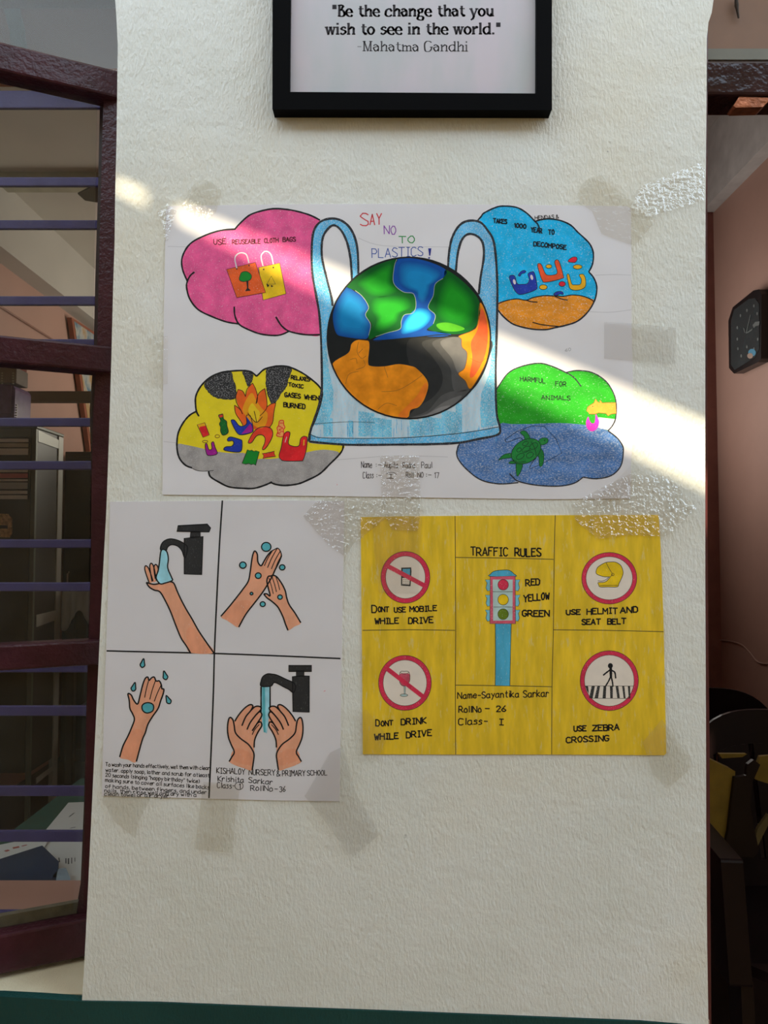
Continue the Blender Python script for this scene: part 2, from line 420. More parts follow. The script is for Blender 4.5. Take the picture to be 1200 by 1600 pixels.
ZS = onY(60, 1560).z
dado = [onY(*p) for p in [(-1600,1552),(-400,1554),(0,1556),(60,1559),(127,1563.5),(250,1566),(400,1572),(600,1579),(800,1587),(1000,1595),(1109,1604)]]
dado = dado+[Vector((dado[-1].x, 0, -0.2)), Vector((dado[0].x, 0, -0.2))]
mb = MB(); mb.prism([Vector((p.x, -0.0015, p.z)) for p in dado], (0, 0.012, 0), TEAL); struct(mb.build('wall_dado', bevel=0.002))
mb = MB(); mb.box(-1.75, 0.38, 0.0115, 0.34, -0.2, ZS-0.032, PINK); struct(mb.build('wall_below'))
# outer sill with its worn front lip
mb = MB()
fr = [(-1.75, 0.0)]+[(-1.75+0.1*i, 0.0015*math.sin(i*2.3)) for i in range(1, 15)]+[(-0.33, 0.0)]
pts = [Vector((x, 0.010+y, ZS-0.001)) for x, y in fr]+[Vector((-0.30, 0.215, ZS)), Vector((-1.75, 0.215, ZS))]
mb.prism(pts, (0, 0, -0.03), SILL_M); struct(mb.build('trim_1', bevel=0.003))
ZI = onY(60, 1425, 0.235).z
mb = MB(); mb.box(-1.75, -0.28, 0.216, 0.345, ZS-0.03, ZI, PINK_DEEP); struct(mb.build('trim_2', bevel=0.004))
# walls around the openings
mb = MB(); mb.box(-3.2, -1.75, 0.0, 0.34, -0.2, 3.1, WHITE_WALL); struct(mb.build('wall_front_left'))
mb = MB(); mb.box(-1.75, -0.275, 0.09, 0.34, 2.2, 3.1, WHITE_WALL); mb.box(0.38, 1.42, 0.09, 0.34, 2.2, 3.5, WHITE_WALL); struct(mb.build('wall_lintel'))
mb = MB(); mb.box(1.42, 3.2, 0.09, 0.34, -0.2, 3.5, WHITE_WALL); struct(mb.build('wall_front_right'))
# rooms
ZC = 3.10
mb = MB(); mb.box(-2.1, -2.0, 0.34, 4.7, 0, ZC, PINK); struct(mb.build('wall_left'))
mb = MB(); mb.box(-2.1, 0.2, 4.7, 4.8, 0, ZC, PINK); struct(mb.build('wall_back'))
mb = MB(); mb.box(0.15, 0.2, 0.341, 4.7, 0, 3.45, PINK); struct(mb.build('wall_partition'))
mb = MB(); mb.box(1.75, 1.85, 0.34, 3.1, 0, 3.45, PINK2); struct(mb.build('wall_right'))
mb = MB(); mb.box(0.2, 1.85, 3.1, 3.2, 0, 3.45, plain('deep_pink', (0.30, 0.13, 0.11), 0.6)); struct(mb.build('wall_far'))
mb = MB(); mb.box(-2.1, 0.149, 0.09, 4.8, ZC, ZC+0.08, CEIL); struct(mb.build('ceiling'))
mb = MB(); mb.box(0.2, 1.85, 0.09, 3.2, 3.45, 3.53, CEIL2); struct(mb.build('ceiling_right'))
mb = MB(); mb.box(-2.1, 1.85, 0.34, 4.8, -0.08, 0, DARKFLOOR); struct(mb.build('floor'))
mb = MB(); mb.box(-3.2, 3.2, -5.5, 0.34, -0.28, -0.2, CONC); struct(mb.build('floor_veranda'))
# edge beams under the ceiling
zb = onX(0, 411, -2.0).z; xi = onZ(0, 384, zb).x
mb = MB(); mb.box(-2.0, xi, 0.345, 4.69, zb, ZC, BEAMC); struct(mb.build('trim_3'))
zb2 = onX(1105, 342, 1.75).z; xi2 = onZ(1104, 322, zb2).x
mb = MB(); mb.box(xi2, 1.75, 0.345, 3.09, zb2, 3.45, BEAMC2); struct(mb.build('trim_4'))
mb = MB(); mb.box(xi+0.002, 0.149, 2.72, 2.86, ZC-0.035, ZC, plain('cross_beam', (0.42, 0.40, 0.30), 0.7)); struct(mb.build('trim_5'))
# added unseen sheet behind the camera; its two gaps shape the sun band
YB = -1.75
def onB(px, py):
    p = onY(px, py); return p+SUN_DIR*((YB-p.y)/SUN_DIR.y)
T0, T1, B0, B1 = onB(176, 278), onB(1128, 671), onB(176, 293), onB(1128, 776)
def lerp(a, b, t): return a+(b-a)*t
def gx(px): return (px-176)/(1128-176.0)
xl, xr, zl, zh = T0.x-3.2, T1.x+3.2, -0.2, T0.z+0.48
mb = MB()
def quad(a, b, c, d): mb.prism([a, b, c, d], (0, -0.004, 0), SHEET)
V = lambda x, z: Vector((x, YB, z))
quad(V(xl, zh), V(xl, T0.z), V(T0.x, T0.z), V(T0.x, zh))
quad(V(T0.x, zh), T0, T1, V(T1.x, zh))
quad(V(T1.x, zh), V(T1.x, T1.z), V(xr, T1.z), V(xr, zh))
quad(V(xl, T0.z), V(xl, zl), V(T0.x, zl), T0)
quad(B0, V(B0.x, zl), V(B1.x, zl), B1)
quad(T1, V(T1.x, zl), V(xr, zl), V(xr, T1.z))
a, b = gx(226), gx(278)
quad(lerp(T0, T1, a), lerp(B0, B1, a), lerp(B0, B1, b), lerp(T0, T1, b))
struct(mb.build('sun_blocker'))

# ---------------------------------------------------------------- window_1: open sash, grille behind
win = empty('window_1', (-0.40, 0.12, ZS)); win['kind'] = 'structure'
mb = MB()
mb.box(-1.75, -0.30, 0.135, 0.185, 2.14, 2.20, MAROON); mb.box(-1.75, -1.70, 0.135, 0.185, ZS, 2.14, MAROON)
mb.box(-0.345, -0.275, 0.14, 0.185, ZS, 2.14, MAROON)
mb.build('window_frame', win, bevel=0.003)
PURPS = [(155, 14), (283.5, 7.2), (350.5, 7.2), (469.5, 7.2), (537, 7.5), (659.5, 6.8), (727, 6.8), (849.5, 6.8), (917, 7), (1044, 7), (1111, 8), (1236.5, 8), (1307, 9), (1432, 9)]
YG = 0.20
for y, h in PURPS:
    z0, z1 = onY(60, y+h, YG).z, onY(60, y-h, YG).z
    mb = MB(); mb.box(-1.75, -0.30, YG, YG+0.006, z0, z1, PURPLE); mb.build('grille_bar', win, bevel=0.0015)
# lintel strip of the inner frame above the bars
mb = MB(); mb.box(-1.75, -0.30, 0.27, 0.30, onY(140, 119, 0.27).z, onY(140, 106, 0.27).z, plain('pink_batten', (0.50, 0.22, 0.14), 0.5)); mb.build('transom_strip', win, bevel=0.002)
mb = MB(); mb.box(-0.52, -0.30, 0.21, 0.226, onY(160, 127, 0.21).z, onY(160, 120, 0.21).z, PURPLE); mb.build('transom_lug', win)
# sash hinged at the pillar, swung towards the yard
ANG = math.radians(25); U = Vector((-math.cos(ANG), -math.sin(ANG), 0)); N = Vector((-math.sin(ANG), math.cos(ANG), 0))
H = Vector((-0.335, 0.118, 0))
def S(u, n, z): return H+U*u+N*n+Vector((0, 0, z))
mb = MB()
st = [(164,140),(161,165),(158,300),(154,430),(151,560),(147,640),(144,760),(142,900),(138,1030),(135,1130),(132,1260),(127,1380),(119,1425),(116,1500)]
random.seed(3)
stl = [onY(x+random.uniform(-1, 1), y, 0.094) for x, y in st]
stile = [onY(212, 140, 0.094)]+stl+[onY(170, 1500, 0.094)]
mb.prism(stile, (0, 0.034, 0), MAROON)
reb = [onY(205, 150, 0.112)]+[onY(x-(5 if y < 600 else 7 if y < 760 else 1), y, 0.112) for x, y in st if 150 < y < 1440]+[onY(180, 1440, 0.112)]
mb.prism(reb, (0, 0.012, 0), plain('maroon_rebate', (0.028, 0.010, 0.011), 0.35, 0, 0.2, 20))
RAILS = [(118, 160), (545, 585), (998, 1036), (1424, 1482)]
rz = [(onY(150, b, 0.10).z, onY(150, a, 0.10).z) for a, b in RAILS]
def rbox(u0, u1, n0, n1, z0, z1, m, d=0.0):
    vs_ = [S(u, n, z) for z in (z0, z1) for n in (n0, n1) for u in (u0, u1)]
    mb.add(vs_, [(0, 2, 3, 1), (4, 5, 7, 6), (0, 1, 5, 4), (2, 6, 7, 3), (0, 4, 6, 2), (1, 3, 7, 5)], m)
for z0, z1 in rz: rbox(0.0, 0.46, -0.018, 0.016, z0, z1, MAROON)
rbox(0.46, 0.50, -0.018, 0.016, rz[3][0], rz[0][1], MAROON)
sash = mb.build('sash', win, bevel=0.003)
sash['label'] = 'maroon glossy window sash swung open'
for i in range(3):
    mb = MB(); rbox(0.055, 0.459, -0.001, 0.002, rz[i+1][1]+0.001, rz[i][0]-0.001, GLASS); mb.build('window_pane', sash)
mb = MB(); rbox(0.055, 0.459, 0.003, 0.012, rz[3][1]+0.0005, rz[3][1]+0.014, plain('old_putty', (0.13, 0.10, 0.065), 0.8, 0, 0.3, 60, 0.5, 200)); mb.build('putty', sash)
mb = MB(); mb.box(-1.69, -0.35, 0.158, 0.161, onY(150, 112, 0.16).z, 2.138, GLASS); mb.build('window_pane', win)

# ---------------------------------------------------------------- door_1 on the right of the pillar
door = empty('door_1', (0.42, 0.12, 0.0)); door['kind'] = 'structure'
jr = [(1107,-60),(1105.5,200),(1105,500),(1105.5,850),(1107,1000),(1108.5,1150),(1110,1400),(1111.5,1610)]
jb = [onY(1099, -60, 0.088)]+[onY(1099, 1610, 0.088)]+[onY(x, y, 0.088) for x, y in jr[::-1]]
mb = MB(); mb.prism(jb, (0, 0.05, 0), MAROON2)
jx = onY(1111, 1610, 0.088); mb.box(0.3825, jx.x-0.002, 0.090, 0.138, 0, jx.z, MAROON2)
mb.box(1.37, 1.42, 0.09, 0.14, 0, 2.19, MAROON2)
mb.build('door_frame', door, bevel=0.001)
TG = plain('varnished_transom', (0.030, 0.012, 0.014), 0.10, 0, 0.3, 20, 0.45, 45, 0.3)
mb = MB(); mb.box(0.386, 1.37, 0.088, 0.14, onY(1150, 148, 0.088).z, onY(1150, 94, 0.088).z, TG); mb.build('transom', door, bevel=0.004)
mb = MB(); mb.box(0.386, 1.37, 0.141, 0.16, onY(1150, 93, 0.141).z, onY(1150, 76, 0.141).z, plain('grey_ledge', (0.20, 0.185, 0.14), 0.7)); mb.build('fanlight_ledge', door)
mb = MB(); mb.box(0.386, 1.37, 0.161, 0.175, onY(1150, 95, 0.161).z, 2.198, plain('brown_board', (0.20, 0.10, 0.05), 0.6, 0, 0.25, 5)); mb.build('fanlight_board', door)
BR = plain('copper_latch', (0.30, 0.10, 0.045), 0.28, 0.7, 0.4, 60, 0.3, 150)
mb = MB(); mb.prism([onY(x, y, 0.092) for x, y in [(1155,151),(1146,165),(1150,168),(1192,167),(1206,153)]], (0, 0.02, 0), BR); mb.build('latch', door, bevel=0.001)['label'] = 'copper brown latch under the transom'
mb = MB(); mb.tube([onY(1150, -6, 0.155), onY(1151, 8, 0.155), onY(1152, 15, 0.155), onY(1154, 28, 0.155)], [0.002, 0.003, 0.002, 0.0012], plain('dark_cobweb', (0.04, 0.025, 0.015), 0.8)); mb.build('cobweb', door)
# ================================================================== inside the left room
STEEL = plain('grey_green_steel', (0.13, 0.14, 0.105), 0.4, 0.1, 0.1, 6)
STEEL_L = plain('pale_steel', (0.42, 0.42, 0.38), 0.4, 0.2, 0.06, 6)
BROWN = plain('brown_side_panel', (0.042, 0.032, 0.026), 0.35, 0, 0.15, 6)
OLV = plain('olive_panel', (0.06, 0.055, 0.03), 0.4, 0, 0.15, 6)
REFL_W = plain('white_reflection', (0.80, 0.79, 0.74), 0.4, 0, 0.08, 30)  # tones of the reflection seen in the door glass
REFL_R = plain('red_reflection', (0.70, 0.22, 0.22), 0.4)
YC = 2.62; XC = onY(56, 700, YC).x
ZT = onY(56, 668, YC).z; ZB = 0.27; YBK = YC+0.30
cab = empty('steel_cabinet', (XC-0.2, YC+0.15, 0))
tag(cab, 'grey-green steel cabinet with a pale reflection built as slats on its door against the pink wall', 'cabinet')
mb = MB(); mb.box(-1.97, XC-0.004, YC+0.012, YBK-0.012, ZB, ZT-0.004, BROWN); mb.build('body', cab)
mb = MB(); mb.box(-1.975, XC+0.004, YC, YBK, ZT-0.004, ZT+0.012, STEEL); mb.build('top_panel', cab, bevel=0.003)
for (xa, xb, ya, yb, m) in ((XC-0.02, XC, YC, YC+0.02, STEEL), (XC-0.02, XC+0.002, YBK-0.055, YBK, STEEL_L), (-1.97, -1.95, YC, YC+0.02, STEEL), (-1.97, -1.95, YBK-0.02, YBK, STEEL)):
    mb = MB(); mb.box(xa, xb, ya, yb, 0, ZT-0.005, m); mb.build('corner_post', cab, bevel=0.002)
zz = lambda y: onY(30, y, YC).z
mb = MB(); mb.prism([onX(60, 672, XC+0.001), onX(97, 690, XC+0.001), onX(97, 703, XC+0.001), onX(60, 690, XC+0.001)][::-1], (-0.003, 0, 0), STEEL_L); mb.build('side_rail', cab)
mb = MB(); mb.prism([onX(57, 961, XC+0.001), onX(87, 954, XC+0.001), onX(87, 969, XC+0.001), onX(57, 980, XC+0.001)], (-0.004, 0, 0), STEEL_L); mb.build('side_rail', cab)
mb = MB(); mb.prism([onX(57, 1216, XC+0.001), onX(86, 1194, XC+0.001), onX(86, 1201, XC+0.001), onX(57, 1225, XC+0.001)], (-0.004, 0, 0), STEEL_L); mb.build('side_rail', cab)
mb = MB(); mb.box(-1.945, XC-0.022, YC-0.002, YC+0.011, ZB, zz(684), OLV); mb.box(-1.945, XC-0.022, YC-0.004, YC+0.011, zz(683), ZT-0.006, STEEL)
dr = mb.build('cabinet_door', cab)
dr['label'] = 'olive cabinet door with a bright reflection built as slats'
for a, b, m in ((686, 691, REFL_W), (693, 699, plain('cream_reflection', (0.6, 0.56, 0.43), 0.5)), (701, 711, REFL_W), (728, 738, REFL_W), (740, 747, REFL_R), (749, 752, REFL_W), (754, 764, plain('grey_reflection', (0.5, 0.52, 0.5), 0.5)), (767, 772, REFL_W), (774, 780, REFL_W)):  # bright reflection in the door glass, built as coloured slats
    mb = MB(); mb.box(-1.93, onY(45, 700, YC).x, YC-0.008, YC-0.003, zz(b), zz(a), m); mb.build('reflection_slat', dr)
lk = MB(); lk.prism([onY(x, y, YC-0.012) for x, y in [(-14,802),(12,803),(14,806),(18,810),(18,834),(14,840),(-14,839)]], (0, 0.009, 0), plain('fibre_board', (0.62, 0.43, 0.22), 0.7, 0, 0.45, 90)); lk = lk.build('lock_plate', dr)
lk['label'] = 'tan fibre-board lock plate with a slot'
mb = MB(); mb.prism([onY(x, y, YC-0.0125) for x, y in [(-10,820),(12,821),(12,826),(-10,826)]], (0, 0.004, 0), BROWN); mb.build('slot', lk)

# purple bag and beaded box on the cabinet
PB = plain('purple_vinyl', (0.15, 0.085, 0.26), 0.25, 0, 0.25, 20, 0.2, 60)
bag = empty('handbag', (onY(-20, 640, YC+0.03).x, YC+0.1, ZT+0.013)); tag(bag, 'shiny purple handbag lying on top of the steel cabinet', 'bag')
zt = ZT+0.013; xb1 = onY(23, 620, YC+0.03).x; zbt = onY(23, 601, YC+0.03).z
mb = MB(); mb.prism([Vector((x, YC+0.03, z)) for x, z in [(-1.97, zt), (xb1-0.01, zt), (xb1, zt+0.015), (xb1+0.002, zbt-0.02), (xb1-0.012, zbt), (-1.97, zbt+0.01)]], (0, 0.16, 0), PB); mb.build('body', bag, bevel=0.006)
mb = MB(); mb.box(-1.96, xb1-0.012, YC+0.022, YC+0.029, zt+0.055, zbt-0.006, PB); mb.build('flap', bag, bevel=0.003)
mb = MB()
for i in range(8): mb.box(xb1-0.001, xb1+0.006, YC+0.04, YC+0.046, zt+0.012+i*0.012, zt+0.018+i*0.012, plain('white_bead', (0.6, 0.58, 0.5), 0.4))
mb.build('beaded_trim', bag)
gb = empty('fabric_box', (xb1-0.1, YC+0.1, zbt+0.011)); tag(gb, 'grey beaded box with red edge stacked on the purple handbag', 'box')
zg = onY(20, 574, YC+0.05).z
mb = MB(); mb.box(-1.97, xb1-0.004, YC+0.05, YC+0.17, zbt+0.011, zg, plain('grey_cloth', (0.30, 0.27, 0.25), 0.8)); mb.build('body', gb, bevel=0.004)
mb = MB(); mb.box(-1.97, xb1-0.01, YC+0.05, YC+0.17, zg+0.0005, zg+0.02, plain('dark_red_cloth', (0.30, 0.05, 0.045), 0.7)); mb.build('red_edge', gb, bevel=0.004)
for k in range(2):
    mb = MB()
    for i in range(5):
        p = onY(3+k*17, 583+i*4, YC+0.046); mb.box(p.x-0.003, p.x+0.003, p.y, p.y+0.005, p.z-0.003, p.z+0.003, plain('white_bead', (0.6, 0.58, 0.5), 0.4))
    mb.build('bead_string', gb)

# olive tie beam across the room
YT = 3.2
mb = MB(); mb.box(-1.999, 0.149, YT, YT+0.06, onY(90, 627, YT).z, onY(90, 611, YT).z, OLIVE); struct(mb.build('trim_6', bevel=0.002))
# conduit along the left wall
p0, p1 = onX(0, 478, -1.99), onX(85, 529, -1.99)
mb = MB(); mb.tube([Vector((-1.99, 1.2, p0.z)), Vector((-1.99, 2.6, p0.z)), Vector((-1.99, 4.6, p0.z-0.01))], 0.006, plain('brown_conduit', (0.30, 0.14, 0.10), 0.5)); tag(mb.build('wall_cable'), 'thin brown cable running level along the pink left wall', 'cable')

# dark steel almirah at the back
YA = 3.75; xa0 = onY(98, 800, YA).x; za = onY(120, 705, YA).z
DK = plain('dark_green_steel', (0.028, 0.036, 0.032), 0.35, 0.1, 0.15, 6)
alm = empty('almirah', ((xa0-0.8)/2, YA+0.2, 0)); tag(alm, 'tall dark green steel almirah in the shadow behind the cabinet', 'wardrobe')
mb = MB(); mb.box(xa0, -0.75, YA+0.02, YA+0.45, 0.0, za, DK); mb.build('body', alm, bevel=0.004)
xm = (xa0-0.75)/2
for a, b in ((xa0+0.015, xm-0.003), (xm+0.003, -0.765)):
    mb = MB(); mb.box(a, b, YA, YA+0.019, 0.08, za-0.03, DK); d = mb.build('almirah_door', alm, bevel=0.003)
    hx = a+0.03
    mb = MB(); mb.tube([Vector((hx, YA-0.001, 1.02)), Vector((hx, YA-0.02, 1.03)), Vector((hx, YA-0.02, 1.13)), Vector((hx, YA-0.001, 1.14))], 0.005, STEEL_L); mb.build('handle', d)

# picture on the left wall
pic = empty('wall_picture', onX(130, 600, -1.97)); tag(pic, 'tilted picture with a red frame hanging on the pink left wall', 'picture')
q = [(112,496),(156,524),(186,770),(143,722)]; PX = -1.96
c = lambda pts, X: [onX(x, y, X) for x, y in pts]
mb = MB(); mb.prism(c(q, PX), (-0.03, 0, 0), plain('red_frame', (0.33, 0.10, 0.055), 0.5)); mb.build('picture_frame', pic, bevel=0.002)
qi = [(116,502),(156,529),(186,764),(146,716)]
def pm():
    m, n, l, b = new_mat('faded_print'); z = noise(n, l, 7, 3)
    r = n.new('ShaderNodeValToRGB'); e = r.color_ramp.elements
    e[0].position = 0.38; e[0].color = (0.10, 0.22, 0.32, 1); e[1].position = 0.62; e[1].color = (0.50, 0.33, 0.16, 1)
    k = e.new(0.5); k.color = (0.5, 0.52, 0.50, 1); l.new(z.outputs[0], r.inputs[0]); l.new(r.outputs[0], b.inputs['Base Color']); return m
mb = MB(); mb.prism(c(qi, PX+0.002), (-0.0015, 0, 0), pm()); mb.build('print', pic)

# draped white cloth on a wooden chair
WD = plain('dark_wood', (0.035, 0.028, 0.022), 0.4, 0, 0.2, 12)
YCH = 2.95
xc0, xc1 = onY(99, 940, YCH).x, onY(165, 940, YCH).x; zc = onY(120, 920, YCH).z
ch = empty('wooden_chair', ((xc0+xc1)/2, YCH+0.2, 0)); tag(ch, 'dark wooden chair with a white cloth over its back', 'chair')
for x in (xc0+0.01, xc1-0.05):
    mb = MB(); mb.box(x, x+0.04, YCH+0.02, YCH+0.06, 0, zc-0.01, WD); mb.build('leg', ch, bevel=0.004)
    mb = MB(); mb.box(x, x+0.04, YCH+0.38, YCH+0.42, 0, 0.43, WD); mb.build('leg', ch, bevel=0.004)
mb = MB(); mb.box(xc0, xc1, YCH+0.061, YCH+0.42, 0.431, 0.46, WD); mb.build('seat', ch, bevel=0.005)
mb = MB(); mb.box(xc0+0.05, xc1-0.05, YCH+0.025, YCH+0.05, zc-0.35, zc-0.012, WD); mb.build('backrest', ch, bevel=0.004)
mb = MB(); n = 24; rows = []
for j in range(9):
    t = j/8.0; row = []
    for i in range(n+1):
        u = i/n; x = xc0-0.005+(xc1-xc0+0.01)*u
        f = 0.014*math.sin(u*19+0.6)*(0.2+t)+0.006*math.sin(u*43)*t
        drop = 0.16+0.05*math.sin(u*9+1)
        row.append(Vector((x, YCH+0.0-abs(f)*0.8-0.004*t, zc+0.004-0.006*abs(math.sin(u*8))-drop*t)))
    rows.append(row)
rows = [[Vector((p.x, YCH+0.075, zc-0.10)) for p in rows[0]], [Vector((p.x, YCH+0.068, zc+0.002)) for p in rows[0]]]+rows
vs_ = [p for r_ in rows for p in r_]; m_ = n+1
fs = [(j*m_+i, j*m_+i+1, (j+1)*m_+i+1, (j+1)*m_+i) for j in range(len(rows)-1) for i in range(n)]
mb.add(vs_, fs, plain('white_cloth', (0.50, 0.54, 0.60), 0.8, 0, 0.05, 20))
o = mb.build('towel', smooth=True, loc=(xc0, YCH, zc-0.1)); md = o.modifiers.new('thick', 'SOLIDIFY'); md.thickness = 0.003
tag(o, 'white cloth draped over the back of the dark wooden chair', 'cloth')

# table by the window with papers
ZTB = 0.745
tb = empty('table', (-0.35, 0.66, 0)); tag(tb, 'table under a green cloth just inside the window', 'table')
GR = plain('green_cloth', (0.005, 0.07, 0.052), 0.7, 0, 0.15, 30, 0.3, 400)
mb = MB(); mb.box(-0.715, 0.10, 0.37, 0.94, ZTB-0.03, ZTB-0.004, WD); mb.build('tabletop', tb, bevel=0.002)
for x in (-0.70, 0.04):
    for y in (0.39, 0.87):
        mb = MB(); mb.box(x, x+0.05, y, y+0.05, 0, ZTB-0.031, WD); mb.build('leg', tb)
mb = MB(); mb.box(-0.725, 0.11, 0.362, 0.95, ZTB-0.0035, ZTB, GR); mb.box(-0.7255, -0.718, 0.362, 0.95, ZTB-0.14, ZTB-0.004, GR); mb.box(-0.725, 0.11, 0.945, 0.951, ZTB-0.14, ZTB-0.004, GR)
tag(mb.build('tablecloth', loc=(-0.3, 0.66, ZTB), bevel=0.0015), 'dark green cloth spread on the table inside the window', 'tablecloth')
PP = paper_mat('office_paper', (0.72, 0.72, 0.70), 0.6, 0.1); PR = ink('grey_print', (0.12, 0.12, 0.13)); REDP = ink('faded_red_print', (0.45, 0.14, 0.12))
def tpoly(pts, z): return [onZ(x, y, z) for x, y in pts]
def sheet(name, pts, z, mat, label, cat, th=0.0025, marks=(), mm=None):
    r = empty(name, onZ(pts[0][0], pts[0][1], z)); tag(r, label, cat)
    mb = MB(); mb.prism(tpoly(pts, z+th), (0, 0, -th), mat); mb.build('paper', r)
    for a, b, wd in marks:
        mb = MB()
        A, B = onZ(*a, z+th+0.0004), onZ(*b, z+th+0.0004); d = (B-A).normalized(); s_ = Vector((-d.y, d.x, 0))*wd
        mb.prism([A-s_, B-s_, B+s_, A+s_], (0, 0, -0.0002), mm or PR)
        mb.build('print', r)
sheet('document', [(44,1330),(107,1254),(165,1252),(165,1400),(60,1400)], ZTB+0.001, PP, 'large white document sheet lying across the green tablecloth', 'paper', 0.002,
      [((108,1276),(116,1270),0.001), ((110,1294),(118,1292),0.001), ((112,1340),(112,1349),0.0008), ((107,1341),(107,1350),0.0012), ((103,1341),(103,1349),0.001), ((92,1340),(93,1347),0.001), ((117,1340),(117,1346),0.0006)])
sheet('newspaper', [(-60,1345),(-30,1326),(58,1308),(84,1300),(70,1322),(40,1400),(-60,1400)], ZTB+0.0045, PP, 'creased newspaper sheet under the dark blue folder', 'newspaper', 0.0025,
      [((8,1330),(14,1328),0.004), ((20,1325),(30,1323),0.004), ((34,1322),(42,1320),0.002)], REDP)
BL = plain('navy_cover', (0.012, 0.036, 0.085), 0.45, 0, 0.15, 10, spec=0.2)
mb = MB(); z0 = ZTB+0.008
mb.prism(tpoly([(-70,1362),(0,1342),(66,1321),(92,1346),(84,1400),(-70,1400)], z0+0.012), (0, 0, -0.012), BL)
tag(mb.build('folder', loc=tuple(onZ(60, 1345, z0)), bevel=0.003), 'dark navy blue folder on the papers near the window sill', 'folder')
mb = MB(); mb.prism(tpoly([(80,1372),(92,1357),(103,1356),(110,1372),(108,1400),(84,1400)], ZTB+0.020), (0, 0, -0.012), plain('pale_blue_plastic', (0.25, 0.36, 0.45), 0.15, 0, 0.2, 30, 0.5, 80))
tag(mb.build('plastic_pouch', loc=tuple(onZ(95, 1375, ZTB+0.006)), bevel=0.003), 'small pale blue plastic pouch beside the navy folder', 'pouch')

# ceiling fan: one blade tip shows
fz = 2.70
fan = empty('ceiling_fan', (-0.62, 2.35, fz)); tag(fan, 'dark ceiling fan in the left room, one blade tip in view', 'fan')
FM = plain('fan_brown', (0.085, 0.08, 0.055), 0.4)
mb = MB(); mb.tube([(-0.62, 2.35, fz-0.04), (-0.62, 2.35, fz-0.02), (-0.62, 2.35, fz+0.04), (-0.62, 2.35, fz+0.06)], [0.05, 0.11, 0.11, 0.05], FM, 20); mb.build('motor', fan, smooth=False)
mb = MB(); mb.tube([(-0.62, 2.35, fz+0.05), (-0.62, 2.35, ZC-0.03), (-0.62, 2.35, ZC)], [0.012, 0.012, 0.05], FM, 12); mb.build('rod', fan)
tip = onZ(122, 300, fz); base = math.atan2(tip.y-2.35, tip.x+0.62); rl = math.hypot(tip.y-2.35, tip.x+0.62)
for k in range(3):
    a = base+k*2*math.pi/3; d = Vector((math.cos(a), math.sin(a), 0)); s_ = Vector((-d.y, d.x, 0)); o_ = Vector((-0.62, 2.35, fz))
    mb = MB(); mb.prism([o_+d*0.08-s_*0.03, o_+d*0.2-s_*0.055, o_+d*(rl-0.03)-s_*0.07, o_+d*rl-s_*0.02, o_+d*(rl-0.05)+s_*0.075, o_+d*0.2+s_*0.055, o_+d*0.08+s_*0.03], (0, 0, 0.006), FM); mb.build('blade', fan)
# pale reflection in the upper pane, built as a hanging strip
mb = MB(); q = [(-4,-420),(2,0),(14,45),(21,110),(46,110),(37,42),(27,0),(19,-420)]
mb.prism([onY(x, y, 0.55) for x, y in q], (0, 0.004, 0), plain('pale_blue_reflection', (0.55, 0.66, 0.70), 0.6))
tag(mb.build('pane_reflection', loc=tuple(onY(20, 0, 0.55))), 'wide pale blue strip standing in for a reflection in the upper window pane', 'pane_reflection')

# ================================================================== inside the right room
ck = empty('wall_clock', onX(1165, 520, 1.70)); tag(ck, 'dark octagonal wall clock on the pink wall right of the pillar', 'clock')
K1 = plain('black_plastic', (0.008, 0.008, 0.009), 0.3); K2 = plain('clock_dial', (0.035, 0.046, 0.05), 0.25, 0, 0.1, 10)
K3 = plain('dial_mark', (0.13, 0.15, 0.15), 0.4); K4 = plain('blue_sticker', (0.06, 0.26, 0.42), 0.5); K5 = plain('sticker_skin', (0.35, 0.25, 0.2), 0.5)
oc = [(1138,501),(1145,480),(1177,454),(1186,452),(1190,460),(1189,560),(1184,566),(1147,584),(1139,575)]
mb = MB(); mb.prism(c(oc, 1.705), (0.044, 0, 0), K1); mb.build('clock_case', ck, bevel=0.004)
mb = MB(); mb.prism(c([(1142,502),(1147,484),(1170,467),(1180,466),(1186,475),(1186,545),(1180,558),(1148,578),(1142,570)], 1.7035), (0.001, 0, 0), K2); dial = mb.build('dial', ck)
mb = MB()
for x, y in [(1167,485),(1178,478),(1183,490),(1185,505),(1184,530),(1178,545),(1167,542),(1158,556),(1153,545),(1152,530),(1152,512),(1157,493)]:
    mb = MB(); mb.prism(c(ell(x, y, 1.3, 2.6, 8), 1.7025), (0.0006, 0, 0), K3); mb.build('hour_mark', dial)
for pts in ([(1165.2,521),(1166.5,521),(1173,492),(1172,492)], [(1166,520),(1176,513),(1175,516),(1168,520.5)], [(1161,512),(1163,513),(1164.5,520),(1163.5,520)]):
    mb = MB(); mb.prism(c(pts, 1.7015), (0.0006, 0, 0), K3); mb.build('hand', dial)
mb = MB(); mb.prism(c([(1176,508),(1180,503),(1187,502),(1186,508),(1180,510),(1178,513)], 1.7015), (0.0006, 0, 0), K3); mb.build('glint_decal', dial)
mb = MB(); mb.prism(c(ell(1175, 551, 6, 6, 14), 1.702), (0.0005, 0, 0), K4); mb.prism(c(ell(1172, 556, 4.5, 4.5, 12), 1.7015), (0.0004, 0, 0), K5); mb.build('sticker', dial)['label'] = 'round blue sticker'
mb = MB(); mb.tube([onX(x, y, 1.744) for x, y in spline([(1113,1000),(1135,1001),(1158,1007),(1172,1020),(1184,1034),(1200,1037),(1240,1036)], 4, False)], 0.0035, plain('pink_cable', (0.45, 0.30, 0.25), 0.5), 6)
tag(mb.build('loose_cable'), 'thin loose cable curving on the pink wall above the plastic chairs', 'cable')

